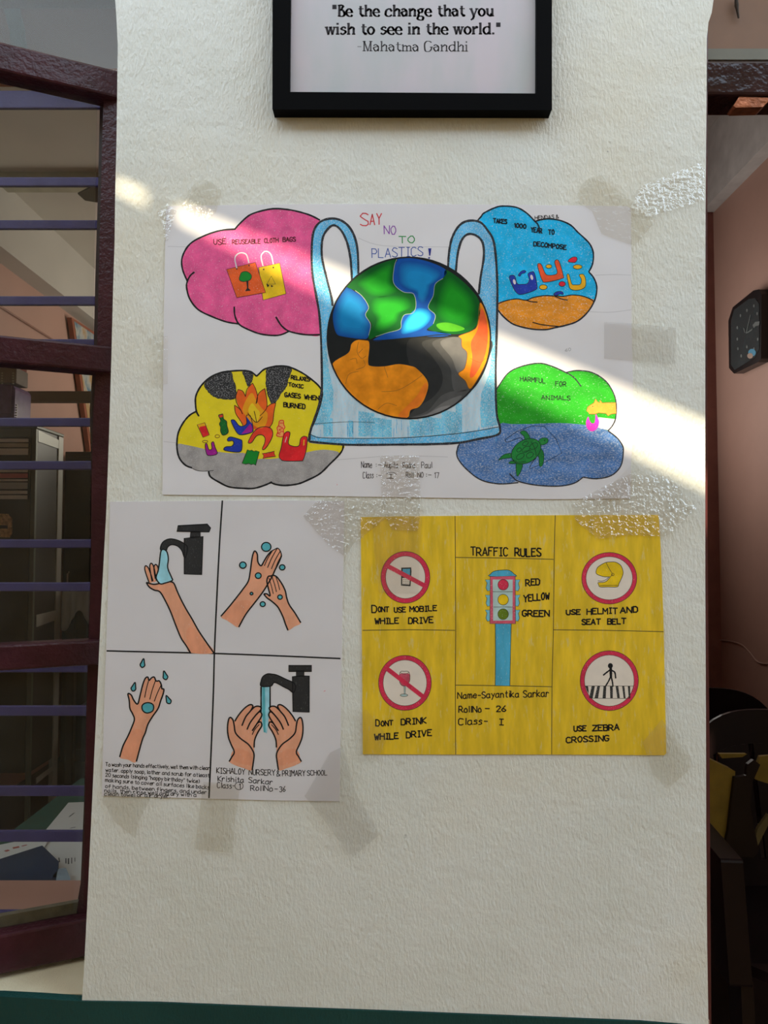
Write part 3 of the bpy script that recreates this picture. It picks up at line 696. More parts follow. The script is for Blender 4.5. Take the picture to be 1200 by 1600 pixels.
CH = plain('maroon_plastic', (0.012, 0.006, 0.0065), 0.3, 0, 0.15, 10, spec=0.2)
def make_chair(name, loc, rz, label):
    r = empty(name, (0, 0, 0)); tag(r, label, 'chair', 'maroon plastic chairs in the right room')
    # curved arched back with slots
    mb = MB(); W = 0.235; nn = 18
    def bp(u, v, off):     # u across -1..1, v height 0..1
        zz_ = 0.42+v*0.43*math.sqrt(max(0.0, 1-(abs(u)**3.0)*0.55))
        return Vector((W*u*(0.92+0.10*v), 0.21+0.10*v-0.05*u*u+off, zz_))
    def strip(u0, u1, v0, v1, nu=4, nv=6):
        vs_ = []; fs = []
        for off in (0.0, 0.012):
            for j in range(nv+1):
                for i in range(nu+1): vs_.append(bp(u0+(u1-u0)*i/nu, v0+(v1-v0)*j/nv, off))
        M = (nu+1)*(nv+1)
        for j in range(nv):
            for i in range(nu):
                a = j*(nu+1)+i; fs += [(a, a+1, a+nu+2, a+nu+1), (M+a, M+a+nu+1, M+a+nu+2, M+a+1)]
        for i in range(nu): fs += [(i, M+i, M+i+1, i+1)]; a = nv*(nu+1)+i; fs += [(a, a+1, M+a+1, M+a)]
        for j in range(nv): a = j*(nu+1); b_ = (j+1)*(nu+1); fs += [(a, b_, M+b_, M+a), (a+nu, M+a+nu, M+b_+nu, b_+nu)]
        mb.add(vs_, fs, CH)
    strip(-1, 1, 0.80, 1.0, 20, 3); strip(-1, 1, 0.0, 0.14, 20, 2)
    for a, b_ in ((-1, -0.66), (-0.60, -0.24), (-0.18, 0.18), (0.24, 0.60), (0.66, 1)): strip(a, b_, 0.14, 0.80, 3, 6)
    mb.build('backrest', r, smooth=False)
    mb = MB(); mb.prism([Vector(p) for p in [(-0.22, 0.21, 0.42), (-0.25, -0.2, 0.43), (-0.2, -0.24, 0.425), (0.2, -0.24, 0.425), (0.25, -0.2, 0.43), (0.22, 0.21, 0.42)]], (0, 0, -0.022), CH); mb.build('seat', r, bevel=0.006)
    for s_ in (-1, 1):
        mb = MB(); mb.prism([Vector((s_*0.245, y, z)) for y, z in [(-0.23, 0.41), (-0.15, 0.41), (-0.20, 0.0), (-0.26, 0.0)]], (s_*0.025, 0, 0), CH); mb.build('leg', r, bevel=0.004)
        mb = MB(); mb.prism([Vector((s_*0.225, y, z)) for y, z in [(0.12, 0.41), (0.21, 0.41), (0.30, 0.0), (0.25, 0.0)]], (s_*0.025, 0, 0), CH); mb.build('leg', r, bevel=0.004)
        mb = MB(); mb.prism([Vector((s_*0.25, y, z)) for y, z in [(-0.24, 0.40), (-0.15, 0.40), (-0.13, 0.60), (0.23, 0.62), (0.24, 0.65), (-0.20, 0.64)]], (s_*0.045, 0, 0), CH); mb.build('armrest', r, bevel=0.006)
    r.location = loc; r.rotation_euler = (0, 0, rz); r['_o'] = tuple(loc); return r
make_chair('plastic_chair', (1.065, 1.86, 0), math.radians(172), 'maroon plastic chair furthest back beside the pillar')
make_chair('plastic_chair', (1.02, 0.91, 0.0), math.radians(-5), 'maroon plastic chair nearest the doorway, yellow bag on it')
YL = plain('yellow_cloth', (0.22, 0.14, 0.012), 0.7, 0, 0.2, 12, 0.2, 60)
yb = empty('cloth_bag', onY(1140, 1338, 0.99)); tag(yb, 'dull yellow cloth bag hanging beside the nearest maroon chair', 'bag')
def yp(pts, Y, th=0.006, m=YL): mb.prism([onY(x, y, Y) for x, y in pts], (0, th, 0), m)
mb = MB(); yp([(1101,1180),(1110,1187),(1149,1205),(1147,1240),(1140,1270),(1135,1306),(1130,1316),(1120,1323),(1101,1322)], 0.99, 0.04); mb.build('bag_body', yb, bevel=0.004)
mb = MB(); yp([(1101,1324),(1120,1325),(1122,1318),(1130,1322),(1128,1334),(1122,1338),(1101,1336)], 0.995, 0.03); mb.build('bag_fold', yb, bevel=0.003)
mb = MB(); yp([(1124,1178),(1168,1178),(1160,1183),(1128,1185)], 1.04, 0.012); yp([(1188,1182),(1215,1180),(1215,1226),(1199,1224),(1180,1218),(1178,1212)], 1.04, 0.012); mb.build('bag_flap', yb, bevel=0.003)
mb = MB(); yp([(1178,1187),(1188,1195),(1176,1222),(1172,1260),(1180,1300),(1186,1330),(1178,1340),(1140,1338),(1132,1325),(1138,1300),(1148,1215),(1166,1212),(1168,1195)], 0.975, 0.012, CH); mb.build('strap', yb, bevel=0.002)['label'] = 'dark maroon strap'
mb = MB(); yp([(1200,1272),(1200,1290),(1184,1322),(1178,1318),(1184,1295)], 1.04, 0.01, plain('dull_yellow', (0.16, 0.12, 0.04), 0.7)); mb.build('bag_tail', yb)
# ================================================================== on the pillar
BLACK = ink('black_marker', (0.012, 0.012, 0.014)); BLACKT = ink('black_pen', (0.02, 0.02, 0.022))
BLKW = crayon('black_crayon_line', (0.020, 0.022, 0.030), 0.14, 900)
SHEETW = paper_mat('drawing_paper', (0.80, 0.775, 0.79), 0.45, 0.35)
SHEETW2 = paper_mat('drawing_paper_cool', (0.77, 0.745, 0.765), 0.45, 0.25)
def sheet_on_wall(root, D, pts, mat, th=0.0009):
    mb = MB(); mb.prism([onY(x, y, D.y0) for x, y in pts], (0, th, 0), mat)
    return mb.build('paper', root)
Y0 = -0.0010

# ---------------------------------------------------------------- framed quotation
fq = empty('picture_frame', onY(645, 120, 0)); tag(fq, 'black framed printed quotation hanging at the top of the white pillar', 'picture frame')
FB = plain('black_lacquer', (0.004, 0.004, 0.0045), 0.6, 0, 0.1, 20, spec=0.03)
yf = -0.018
o4 = [(426,-330),(425.5,171),(862.5,172),(862,-330)]; i4 = [(456.5,-270),(452.5,143.5),(838,146),(839,-270)]
ow = [onY(x, y, yf) for x, y in o4]; iw = [onY(x, y, yf) for x, y in i4]
for k, nm in ((0, 'left'), (1, 'low'), (2, 'right'), (3, 'top')):
    a, b = k, (k+1) % 4
    mb = MB(); mb.prism([ow[a], ow[b], iw[b], iw[a]], (0, 0.0175, 0), FB); mb.build('frame_rail', fq, bevel=0.0012)
def fprint():
    m, n, l, b = new_mat('pale_print'); z = noise(n, l, 11, 3, (1.6, 1, 0.6))
    r = ramp(n, l, z.outputs[0], 0.38, 0.66, (0.50, 0.51, 0.52), (0.60, 0.535, 0.575))
    l.new(r.outputs[0], b.inputs['Base Color']); b.inputs['Roughness'].default_value = 0.3; b.inputs['Specular IOR Level'].default_value = 0.4; return m
D = Drawing(fq, -0.0105)
mb = MB(); mb.prism([onY(x, y, D.y0) for x, y in [(448,-290),(446,150),(845,150),(846,-290)]], (0, 0.003, 0), fprint()); mb.build('print', fq)
QK = ink('soft_black_print', (0.035, 0.03, 0.035)); QK2 = ink('grey_print_ink', (0.09, 0.085, 0.09))
D.part('lettering'); D.serif('"Be the change that you', 519.5, 25.5, 771, 25, 17.5, QK, 3.7)
D.part('lettering'); D.serif('wish to see in the world."', 510, 53.8, 781, 53.2, 17.5, QK, 3.7)
D.part('lettering'); D.serif('-Mahatma Gandhi', 557, 79.8, 731, 80.3, 15.5, QK2, 2.2)
D.done()

# ---------------------------------------------------------------- big poster
R1 = empty('plastics_poster', onY(620, 550, 0)); tag(R1, 'large white crayon poster with a globe in a plastic bag, highest on the pillar', 'poster')
D = Drawing(R1, Y0)
sheet_on_wall(R1, D, [(259,330),(263,322),(420,319.5),(600,318.5),(800,320),(980,322),(986,326),(986.5,400),(987,520),(988.5,570),(989,600),(991,650),(989,690),(986,720),(985.5,779),(850,780),(700,778),(500,775),(254,773),(255,560)], SHEETW)
PINKC = crayon('pink_crayon', C(204,76,128), 0.15, 520)
ORC = crayon('orange_crayon', C(205,82,28), 0.12, 500); YLC = crayon('yellow_marker', C(232,190,20), 0.04, 500)
GRN = ink('green_marker', C(14,110,34)); WHT = ink('white_crayon', (0.72, 0.66, 0.70))
D.part('cloud_drawing', 'pink crayon cloud')
pink = [(500,344),(492,360),(487,382),(487,427),(492,458),(499,490),(500,523),(478,523),(453,518),(434,524),(408,522),(386,514),(373,506),(354,503),(332,495),(310,484),(297,468),(292,452),(293,439),(285,420),(285,401),(297,381),(320,368),(345,360),(367,358),(377,347),(392,335),(415,328),(434,326),(459,329),(484,336)]
D.poly(pink, PINKC, 1)
def lines(segs, wd, mat, L): 
    for q in segs: D.line(q, wd, mat, L, wob=0.12)
lines([[(500,344),(484,336),(459,329),(434,326),(415,328),(392,335),(377,347),(367,358)],
       [(368,358),(345,360),(320,368),(297,381),(285,401),(285,420),(293,440)],
       [(304,425),(297,431),(292,442),(292,452),(297,468),(310,484),(332,495),(354,503),(373,506)],
       [(366,479),(367,493),(373,506),(386,514),(408,522),(434,524),(451,518)],
       [(431,495),(440,509),(453,518),(478,523),(500,523)]], 2.6, BLACK, 3)
TXTD = ink('dark_red_ink', (0.09, 0.012, 0.02))
for t, a, b, ya, h in (('USE',334,353,382,8),('REUSEABLE',363,407,381,6.5),('CLOTH',413,435,379.5,6.5),('BAGS',442,462,377.5,6.5)): D.text(t, a, ya, b, ya-1, h, TXTD, 1.3)
D.part('cloth_bag_drawing', 'yellow and orange shopping bags')
D.poly([(404,418),(437,411),(447,459),(411,469)], YLC, 3, smooth=False); D.line([(404,418),(437,411),(447,459),(411,469)], 0.9, BLACKT, 4, False, True)
D.poly([(354,421),(399,410),(415,457),(370,465)], ORC, 5, smooth=False); D.line([(354,421),(399,410),(415,457),(370,465)], 0.9, BLACKT, 6, False, True)
D.line([(370,419),(367,405),(370,398),(377,395),(385,398),(389,411)], 1.9, WHT, 6); D.line([(411,416),(408,401),(412,394),(418,393),(424,399),(427,413)], 1.9, WHT, 6)
for x, y in ((370,420),(389,415),(412,421),(427,418)): D.poly(ell(x, y, 1.2, 1.2, 8), BLACKT, 7, smooth=False)
D.poly([(376,428),(379,425),(384,424),(389,426),(393,431),(391,437),(386,439),(380,440),(374,437)], GRN, 7)
D.line([(376,428),(379,425),(384,424),(389,426),(393,431),(391,437),(386,439),(380,440),(374,437)], 0.9, BLACKT, 8, True, True)
D.poly([(385,439),(388,439),(388,450),(392,454),(383,455),(386,450)], BLACKT, 8, smooth=False)
D.line([(417,444),(424,431.5),(430.5,444)], 1.0, BLACKT, 5, False, True); D.poly([(416,443),(421,446),(418,449)], BLACK, 6, smooth=False); D.poly([(424,449),(423,445),(427,447)], BLACK, 6, smooth=False)

# carrier bag
BAGC = crayon('blue_pencil_shading', C(86,164,196), 0.40, 600, (1.2, 1, 0.5), var=0.3)
BAGD = crayon('blue_pencil_dense', C(70,150,192), 0.36, 560, (1.2, 1, 0.6), var=0.25)
BAGL = crayon('blue_pencil_faint', C(160,186,200), 0.40, 500, (1.6, 1, 0.4), paper=(0.72, 0.70, 0.72), var=0.2)
D.part('carrier_bag_drawing', 'pale blue plastic carrier bag')
body = [(499,490),(502,540),(503,600),(502,613),(497,638),(486,670),(483,690),(535,694.5),(580,695),(630,694.5),(670,694),(715,692),(747,686),(778,679),(781,667),(776,645),(774.5,587),(775,540),(776,500),(760,470),(640,440),(520,470)]
D.poly(body, BAGL, 1, smooth=False)
D.poly([(499,490),(502,540),(503,600),(502,613),(497,638),(488,664),(510,664),(520,640),(521,610),(514,580),(510,540),(511,500)], BAGC, 2, smooth=False)
D.poly([(776,500),(775,540),(774.5,587),(776,645),(780,664),(752,668),(750,640),(752,615),(764,585),(769,540),(770,500)], BAGC, 2, smooth=False)
D.poly([(487,668),(486,679),(503,684),(560,685),(630,684),(699,679),(778,668),(781,669),(778,679),(747,686),(715,692),(630,695),(535,695),(483,690)], BAGD, 2, smooth=False)
for x0, x1, y0, y1 in ((560,585,642,682),(585,612,652,683),(640,660,655,682),(660,690,650,680),(690,712,640,678),(712,722,628,676),(505,520,650,682),(545,552,655,682)):
    D.poly([(x0,y0),(x1,y0+4),(x1,y1),(x0,y1)], BAGC, 2.3, smooth=False)
random.seed(11)
for i in range(60):
    x = random.uniform(490, 775); y = random.uniform(652, 672); D.line([(x, y), (x+random.uniform(-1, 1), y+random.uniform(8, 22))], 0.8, BAGD, 3, False)
D.line([(486,679),(492,682),(503,684),(560,685),(630,684),(699,679),(740,674),(779,667)], 1.0, BLACKT, 4)
D.line([(487,662),(510,661),(545,659),(585,660)], 0.6, BLACKT, 4)
lines_b = ink('navy_pen', (0.012, 0.018, 0.03))
hL = [(499,492),(494,462),(488,427),(487,390),(490,362),(500,347),(516,341.5),(532,344),(546,355),(555,373),(559,395),(560,428),(550,441),(549,420),(547,400),(542,378),(533,360),(522,352),(512,358),(504,373),(503,401),(510,433),(518,465),(519.5,478),(513,503),(509,540),(502,545)]
hR = [(700,420),(702,392),(707,370),(718,352),(732,345),(750,347),(762,360),(771,376),(775,405),(777,443),(777,477),(776,522),(774.5,560),(768,560),(766,510),(758,478),(748,460),(751,433),(756,401),(754,379),(744,368),(731,366),(721,376),(715,398),(712,428)]
D.poly(hL, BAGD, 2.6); D.poly(hR, BAGD, 2.6)
lines([[(483,690),(486,670),(497,638),(502,613),(503,600),(502,540),(499,492),(494,462),(488,427),(487,390),(490,362),(500,347),(516,341.5),(532,344),(546,355),(555,373),(559,395),(560,428)],
       [(550,441),(549,420),(547,400),(542,378),(533,360),(522,352),(512,358),(504,373),(503,401),(510,433),(518,465),(519.5,478)],
       [(700,418),(702,392),(707,370),(718,352),(732,345),(750,347),(762,360),(771,376),(775,405),(777,443),(777,477),(776,522),(774.5,587),(776,645),(781,667),(778,679),(747,686),(715,692),(670,694),(630,694.5),(580,695),(535,694.5),(483,690)],
       [(712,428),(715,398),(721,376),(731,366),(744,368),(754,379),(756,401),(751,433),(748,460)]], 3.5, BLKW, 4)

# globe
D.part('globe_drawing', 'half green, half burnt earth globe')
def crk(nm, rgb, var=0.12): return crayon(nm, rgb, -0.25, 300, var=var, rough=0.5, spec=0.10)
gl = ell(639, 528, 127.5, 126, 64)
SOOT = [crk('soot_0', (0.016, 0.018, 0.018)), crk('soot_1', (0.03, 0.031, 0.031)), crk('soot_2', (0.055, 0.055, 0.053)), crk('soot_3', (0.09, 0.088, 0.085)), crk('soot_4', (0.15, 0.145, 0.14)), crk('soot_5', (0.23, 0.22, 0.215))]
D.poly(gl, SOOT[0], 5, smooth=False)
D.poly([(640,530),(700,528),(745,520),(766,530),(764,560),(752,590),(735,612),(700,638),(660,652),(637,653),(650,636),(668,616),(670,598),(660,582),(640,570)], SOOT[1], 5.3)
D.poly([(660,534),(710,527),(766,530),(764,560),(752,590),(735,612),(700,638),(660,652),(639,653),(652,636),(675,622),(690,602),(690,580),(676,558)], SOOT[2], 5.6)
D.poly([(676,534),(716,526),(740,540),(745,580),(737,606),(712,612),(706,596),(704,576),(690,556)], SOOT[3], 5.9)
D.poly([(688,534),(720,527),(735,545),(736,575),(726,590),(714,580),(706,560)], SOOT[4], 6.2)
D.poly([(668,642),(690,618),(716,610),(735,612),(700,638),(660,652),(640,653)], SOOT[3], 5.9)
D.poly([(668,646),(694,628),(722,618),(700,638),(660,652),(642,653)], SOOT[4], 6.2); D.poly([(664,650),(686,637),(704,634),(690,643),(665,651)], SOOT[5], 6.5)
def grad(pts, cols, L, nm, ks=(1, 0.93, 0.86, 0.79, 0.72, 0.64, 0.56), dx=0, dy=0):
    for i, k in enumerate(ks):
        t = i/(len(ks)-1); col = tuple(cols[0][j]*(1-t)+cols[1][j]*t for j in range(3))
        D.poly(inset(pts, k, dx*t, dy*t) if i else pts, crk('%s_%d' % (nm, i), col, 0.06), L+0.13*i)
BL2 = (C(14,62,122), C(18,108,158)); GN2 = (C(8,80,22), C(22,122,26)); OR2 = (C(222,142,22), C(214,120,24))
bt = [(620,405),(640,403),(670,409),(697,422),(692,435),(680,444),(677,462),(669,480),(680,492),(677,506),(667,516),(690,519),(705,523),(690,526),(655,526),(620,529),(592,533),(583,531),(605,520),(625,514),(627,502),(632,492),(645,489),(650,477),(646,461),(630,456),(615,443),(616,417)]
D.poly(bt, crk('globe_blue_rim', C(14,62,128)), 6.4)
grad([(625,410),(660,410),(690,424),(684,438),(674,446),(670,462),(662,474),(654,470),(650,458),(632,450),(622,438)], BL2, 6.5, 'sea_a')
grad([(652,482),(668,484),(674,494),(668,506),(654,516),(630,522),(628,512),(636,496)], (C(16,90,150), C(40,160,196)), 6.5, 'sea_b')
grad([(542,449),(555,456),(567,465),(575,480),(571,492),(579,507),(576,525),(567,530),(537,526),(525,520),(520,495),(525,475),(534,457)], BL2, 6.4, 'sea_c', dx=-1)
g1 = [(542,447),(562,430),(587,415),(620,405),(616,417),(615,442),(630,456),(646,459),(650,477),(645,489),(632,492),(627,502),(625,514),(605,520),(587,526),(578,530),(576,523),(581,507),(571,492),(576,480),(567,463),(555,454)]
D.poly(g1, crk('land_rim', C(8,72,24)), 6.4)
grad([(560,440),(590,420),(612,412),(612,440),(620,455),(600,464),(580,462),(566,452)], GN2, 6.6, 'land_a'); grad([(584,466),(614,462),(638,466),(642,480),(626,490),(618,506),(596,518),(586,514),(588,498),(580,484)], GN2, 6.6, 'land_b')
g2 = [(697,422),(720,437),(740,457),(749,472),(750,490),(744,509),(730,519),(705,522),(670,515),(677,506),(680,492),(669,480),(677,462),(680,444),(692,435)]
D.poly(g2, crk('land_rim', C(8,72,24)), 6.4); grad([(700,432),(722,446),(738,464),(743,482),(738,504),(722,512),(700,508),(686,496),(682,480),(686,456)], GN2, 6.6, 'land_c'); D.poly([(682,507),(700,504),(726,513),(712,518),(690,516)], crk('land_spring', C(60,130,26)), 7.5)
FIREO = crk('burnt_orange', C(216,128,26), 0.25); FIRER = crk('burnt_red', C(212,86,46), 0.2)
ob = [(520,567),(544,551),(549,537),(560,530.5),(577,534),(575.5,565),(580,571.5),(600,572),(622,568.5),(640,571),(652,576),(669,597),(665,620),(655,636),(642,641),(636,653),(605,649.5),(567,632),(537,604),(525,585)]
D.poly(ob, FIREO, 6.4)
D.poly([(666,598),(668,606),(664,620),(654,634),(640,642),(636,652),(622,650),(634,636),(650,620),(660,604)], crk('burnt_edge', C(200,104,32), 0.2), 6.6)
orr = [(750,473),(760,490),(766,515),(765,545),(757,572),(736,607),(727,595),(716,584),(726,575),(730,552),(722,542),(721,530),(717,525),(737,517),(746,507)]
D.poly(orr, FIREO, 6.4); D.poly([(752,482),(760,500),(762,530),(756,560),(742,586),(734,588),(738,560),(736,535),(746,515)], FIRER, 6.7)
D.line(ob, 0.9, BLACKT, 7.6, True, True); D.line(orr, 0.8, ink('brown_pen', (0.20, 0.08, 0.015)), 7.6, True, True)
CRK = ink('brown_pencil', (0.25, 0.10, 0.02))
lines([[(547,562),(556,560),(558,568)],[(560,534),(558,550),(565,560),(572,556)],[(567,545),(560,552)],[(568,562),(570,572),(556,578)],[(596,612),(620,610),(640,600),(660,586)],[(540,600),(545,585),(560,580)],[(600,572),(606,590)],[(735,560),(750,566),(758,560)],[(744,540),(752,530),(762,534)],[(590,640),(604,630),(620,634)]], 0.6, CRK, 7.7)
LINEW = ink('pale_outline', (0.32, 0.40, 0.34))
lines([[(620,405),(616,417),(615,442),(630,456),(646,459),(650,477),(645,489),(632,492),(627,502),(625,514),(605,520),(587,526)],[(555,454),(567,464),(576,480),(571,492),(579,507),(576,524)],[(692,435),(680,444),(677,462),(669,480),(680,492),(677,506)]], 0.8, LINEW, 7.8)
D.line(gl, 2.4, BLACK, 8, False, True)
D.line([(511,534),(518,526),(537,527),(560,530),(590,532),(640,528),(690,523),(716,526)], 1.4, crk('soot_0', (0.016, 0.018, 0.018)), 7.6)

# blue cloud
D.part('cloud_drawing', 'blue cloud over brown sand')
BCL = crayon('sky_blue_crayon', C(10,150,196), 0.16, 420); SAND = crayon('ochre_crayon', C(196,122,22), 0.20, 420, (0.7, 1, 1.4))
bc = [(750,347),(752,338),(756,333),(772,325),(785,322),(807,324),(823,333),(836,345),(847,343),(860,342),(877,345),(892,352),(903,363),(913,372),(922,382),(927,395),(926,412),(920,425),(927,433),(932,445),(932,458),(928,472),(905,478),(777,478),(776.5,440),(776,403),(773,383),(766,366)]
D.poly(bc, BCL, 1)
sd = [(777,474),(790,469.5),(807,467),(822,469),(833,465),(850,462),(867,462.5),(880,463),(893,461),(907,462),(920,466),(928,470),(918,488),(902,502),(883,508.5),(867,512),(853,515),(830,514),(803,507),(787,495),(777,483)]
D.poly(sd, SAND, 2)
lines([[(745,346),(752,338),(756,333),(772,325),(785,322),(807,324),(823,333),(836,346),(840,350),(843,357)],[(836,346),(847,343),(860,342),(877,345),(892,352),(903,363),(913,372),(922,382),(927,395),(926,412),(920,425)],[(920,425),(927,433),(932,445),(932,458),(928,472),(918,488),(902,502),(883,508.5),(867,512),(853,515),(830,514),(803,507),(787,495),(777,483)]], 2.4, lines_b, 3)
lines([[(777,475),(790,470),(807,467),(822,469),(833,465),(850,462),(867,462.5),(880,463),(893,461),(907,462),(920,466),(928,471)],[(822,469),(831,471.5),(840,472)],[(867,463),(877,467),(887,469)],[(832,503.5),(845,507),(860,509),(873,510)]], 1.7, BLACK, 3)
for t, a, b, y0, y1, h in (('TAKES',771,792,348,350,6.5),('1000',803,822,355.5,357,6.5),('YEAR',830,847,362.5,364.5,7),('TO',857,866,366,366.5,7),('DECOMPOSE',834,885,384,390,6.5)): D.text(t, a, y0, b, y1, h, lines_b, 1.8, 6)
D.text('HENDAS &', 836, 343, 873, 341, 5.5, BLACKT, 0.9, 6)
D.part('litter_drawing', 'coloured plastic bags blowing in the blue cloud')
def z6(p): return [(760+x/6.0, 320+y/6.0) for x, y in p]
NAVY = crayon('navy_crayon', C(22,44,136), 0.05, 500); ORB = crayon('red_orange_crayon', C(216,78,34), 0.08, 500); YLB = crayon('amber_marker', C(228,170,18), 0.04, 500); RDB = crayon('red_marker', C(186,24,44), 0.03, 500)
for p, m in (([(215,675),(250,660),(270,680),(290,740),(340,745),(385,738),(402,700),(390,650),(420,630),(450,640),(475,760),(455,800),(330,840),(280,820),(240,750)], NAVY), ([(300,660),(320,630),(350,615),(370,625),(355,640),(330,645),(315,668)], NAVY),
             ([(480,570),(500,550),(520,570),(550,640),(580,660),(640,655),(665,630),(640,540),(660,515),(685,540),(720,660),(710,690),(560,725),(520,700)], ORB), ([(765,530),(800,495),(840,490),(850,515),(825,540)], RDB),
             ([(755,660),(775,655),(800,740),(830,750),(880,745),(890,700),(870,660),(890,650),(912,655),(930,700),(925,770),(860,800),(790,790),(770,740)], YLB), ([(630,840),(660,815),(710,815),(720,840),(690,835),(660,850)], NAVY)):
    D.poly(z6(p), m, 4); D.line(z6(p), 0.9, BLACKT, 5, True, True)
for x, y, a, b, m in ((585,577,28,18,YLB),(855,582,42,21,YLB),(533,772,37,23,YLB),(710,742,31,23,RDB)):
    e = z6(ell(x, y, a, b, 16)); D.poly(e, m, 4, smooth=False); D.line(e, 0.9, BLACKT, 5, False, True)
for x, y in ((262,722),(425,680)): D.poly(z6(ell(x, y, 13, 25, 12, -15)), WHT, 5.5, smooth=False)

# yellow cloud with fire
D.part('cloud_drawing', 'yellow cloud with a bonfire of litter')
YC1 = crayon('yellow_crayon', C(218,198,30), 0.03, 420, var=0.07); GRY = crayon('grey_pencil', C(134,130,128), 0.20, 800, var=0.22); SCR = crayon('black_scribble', (0.016, 0.016, 0.018), 0.34, 520, paper=(0.45, 0.44, 0.45))
yc = [(404,585),(413,577),(429,572.5),(443,572),(455,574.5),(471,582),(485,591.5),(498,603),(503.5,614),(500,633.5),(492,657),(484,675.5),(481,690),(500,694),(536.5,696),(535,703),(528.6,712),(515.5,725),(500,740),(481,750),(465.6,755.5),(446,758),(431.5,757),(425,753),(414,758),(397,763),(381.5,763),(359,761),(343.5,754),(329,745),(325,736.5),(309,735),(300,731),(290,727),(281,717),(277,704),(276.6,688.6),(279,675),(286,661),(296,649),(306.7,642.7),(305.5,631),(306,619),(312,606),(321,595.5),(331.7,587.6),(346,582),(362,579.7),(380,579),(392,581),(401,588)]
D.poly(yc, YC1, 1)
D.poly([(278,694),(290,695),(313,700),(325,703),(341,706),(362,708),(381.5,708),(396,717),(408,717),(420,717),(435,716),(458,712),(479,707),(494.5,703.7),(511.5,703),(530,708),(515.5,725),(500,740),(481,750),(465.6,755.5),(446,758),(431.5,757),(425,753),(414,758),(397,763),(381.5,763),(359,761),(343.5,754),(329,745),(325,736.5),(309,735),(300,731),(290,727),(281,717),(278,706)], GRY, 2)
for s_ in ([(320,600.7),(332,589),(349,582),(360.5,581.5),(364.5,594),(368,604.6),(367,622),(351,623),(335.6,620),(325,611)], [(380,580.5),(392,582),(395,587.5),(393,595.4),(388,603),(384,594)], [(418,576),(433,573),(452.5,574),(454.5,581),(450.5,591.5),(446,606),(438,615),(434,624),(425.6,631),(419.7,619),(417,606),(416,593)]):
    D.poly(s_, SCR, 2)
    D.line(spline(s_, 6), 1.6, crayon('black_scribble_edge', (0.02, 0.02, 0.022), 0.3, 900, paper=(0.3, 0.29, 0.2)), 2.4, False, True, wob=0.8)
lines([[(400.6,588),(404,585),(413,577),(429,572.5),(443,572),(455,574.5),(471,582),(485,591.5),(498,603),(503.5,614),(500,633.5),(492,657),(484,675.5),(482,690)],
       [(401,588),(392,581),(380,579),(362,579.7),(346,582),(331.7,587.6),(321,595.5),(312,606),(306,619),(305.5,631),(307,643),(311,650.5)],
       [(307,642.7),(296,649),(286,661),(279,675),(276.6,688.6),(277,704),(281,717),(290,727),(300,731)],
       [(326,736.5),(329,745),(343.5,754),(359,761),(381.5,763),(397,763),(414,758),(425,753)],[(424,754),(431.5,757),(446,758.5),(465.6,756),(481,750),(500,740),(515.5,725),(528.6,712),(535,703),(536.5,695)]], 2.7, BLACK, 3)
D.line([(298,730.5),(309,735.5),(325,736),(334,735)], 0.9, BLACKT, 3)
for t, a, b, y0, y1, h, wd in (('RELAXES',455,484,592.5,596,5.5,1.7),('TOXIC',451,474,603.5,607,5.2,1.6),('GASES',445,469.5,620,622.5,6.5,1.8),('WHEN',476,498.5,623.6,625.5,6.3,1.8),('BURNED',443.5,477,636,639,6.8,1.8)): D.text(t, a, y0, b, y1, h, BLACK, wd, 6)
D.part('fire_drawing', 'orange flames')
FLO = crk('flame_orange', C(212,92,36), 0.15); FLY = crk('flame_amber', C(224,150,34), 0.12); FLL = crk('flame_yellow', C(206,176,36), 0.1); PEN = ink('brown_pen2', (0.06, 0.025, 0.01))
fl = [(366.5,633),(368,645),(374,655),(379.5,664),(388,668),(401,672),(415,671),(420,669),(426,660),(428,644),(431,629.5),(424,631),(417.5,636),(416.5,626),(415,614),(413.7,607),(407,612),(402.5,618),(399,608),(394.7,599),(388,606),(383.5,618),(379,611),(372,608.5),(369,616),(368.5,622),(371,632),(374,639)]
fl = [(366.5,633),(367.5,645),(374,655),(379.5,664),(388,667),(401,672),(415,671),(420,669),(426,660),(428,644),(431,629.5),(424,631.5),(417.5,636),(416.5,626),(413.7,607),(407,612),(402.5,619),(399.5,608),(394.7,598.5),(388,606),(383.5,619),(379,611),(372,608.5),(368.5,619),(371,630),(374,637)]
D.poly(fl, FLO, 4, smooth=False)
D.poly([(379,640),(386,622),(394,614),(400,625),(406,634),(411,640),(418,646),(416,662),(408,669),(396,664),(386,652)], FLY, 4.5); D.poly([(388,640),(394,630),(401,638),(406,645),(404,655),(400,660),(392,652)], FLL, 5)
lines([[(366.5,633),(368,645),(374,655),(378,661),(379.5,665)],[(366.5,633),(372,637),(376,641),(379,647)],[(379,647),(376,640),(370,630),(368.5,620),(372,608.5)],[(372,608.5),(379,611),(383.5,619)],[(383.5,620),(386,608),(394.7,598.5)],[(394.7,598.5),(399.5,608),(402.5,620),(401,630)],[(400,631),(404,615),(413.7,607)],[(413.7,607),(416.5,622),(417,636),(412,644),(406,650)],[(417,636),(424,631),(431,629.5)],[(431,629.5),(428,644),(426,660),(420,669)],[(387,645),(392,652),(401,660),(410,651)],[(397,642),(399,650),(401,660)]], 1.1, PEN, 6)
D.part('litter_drawing', 'bags, bottles and packets lying by the fire')
def z3(p): return [(270+x/7.62, 560+y/7.62) for x, y in p]
def z4(p): return [(400+x/7.62, 560+y/7.62) for x, y in p]
MAG = crayon('magenta_marker', C(136,20,120), 0.03, 500); RED2 = crayon('red_marker_b', C(186,26,32), 0.03, 500); RO = crayon('vermilion_marker', C(204,54,32), 0.05, 500); GN3 = crayon('bottle_green', C(8,84,28), 0.08, 700)
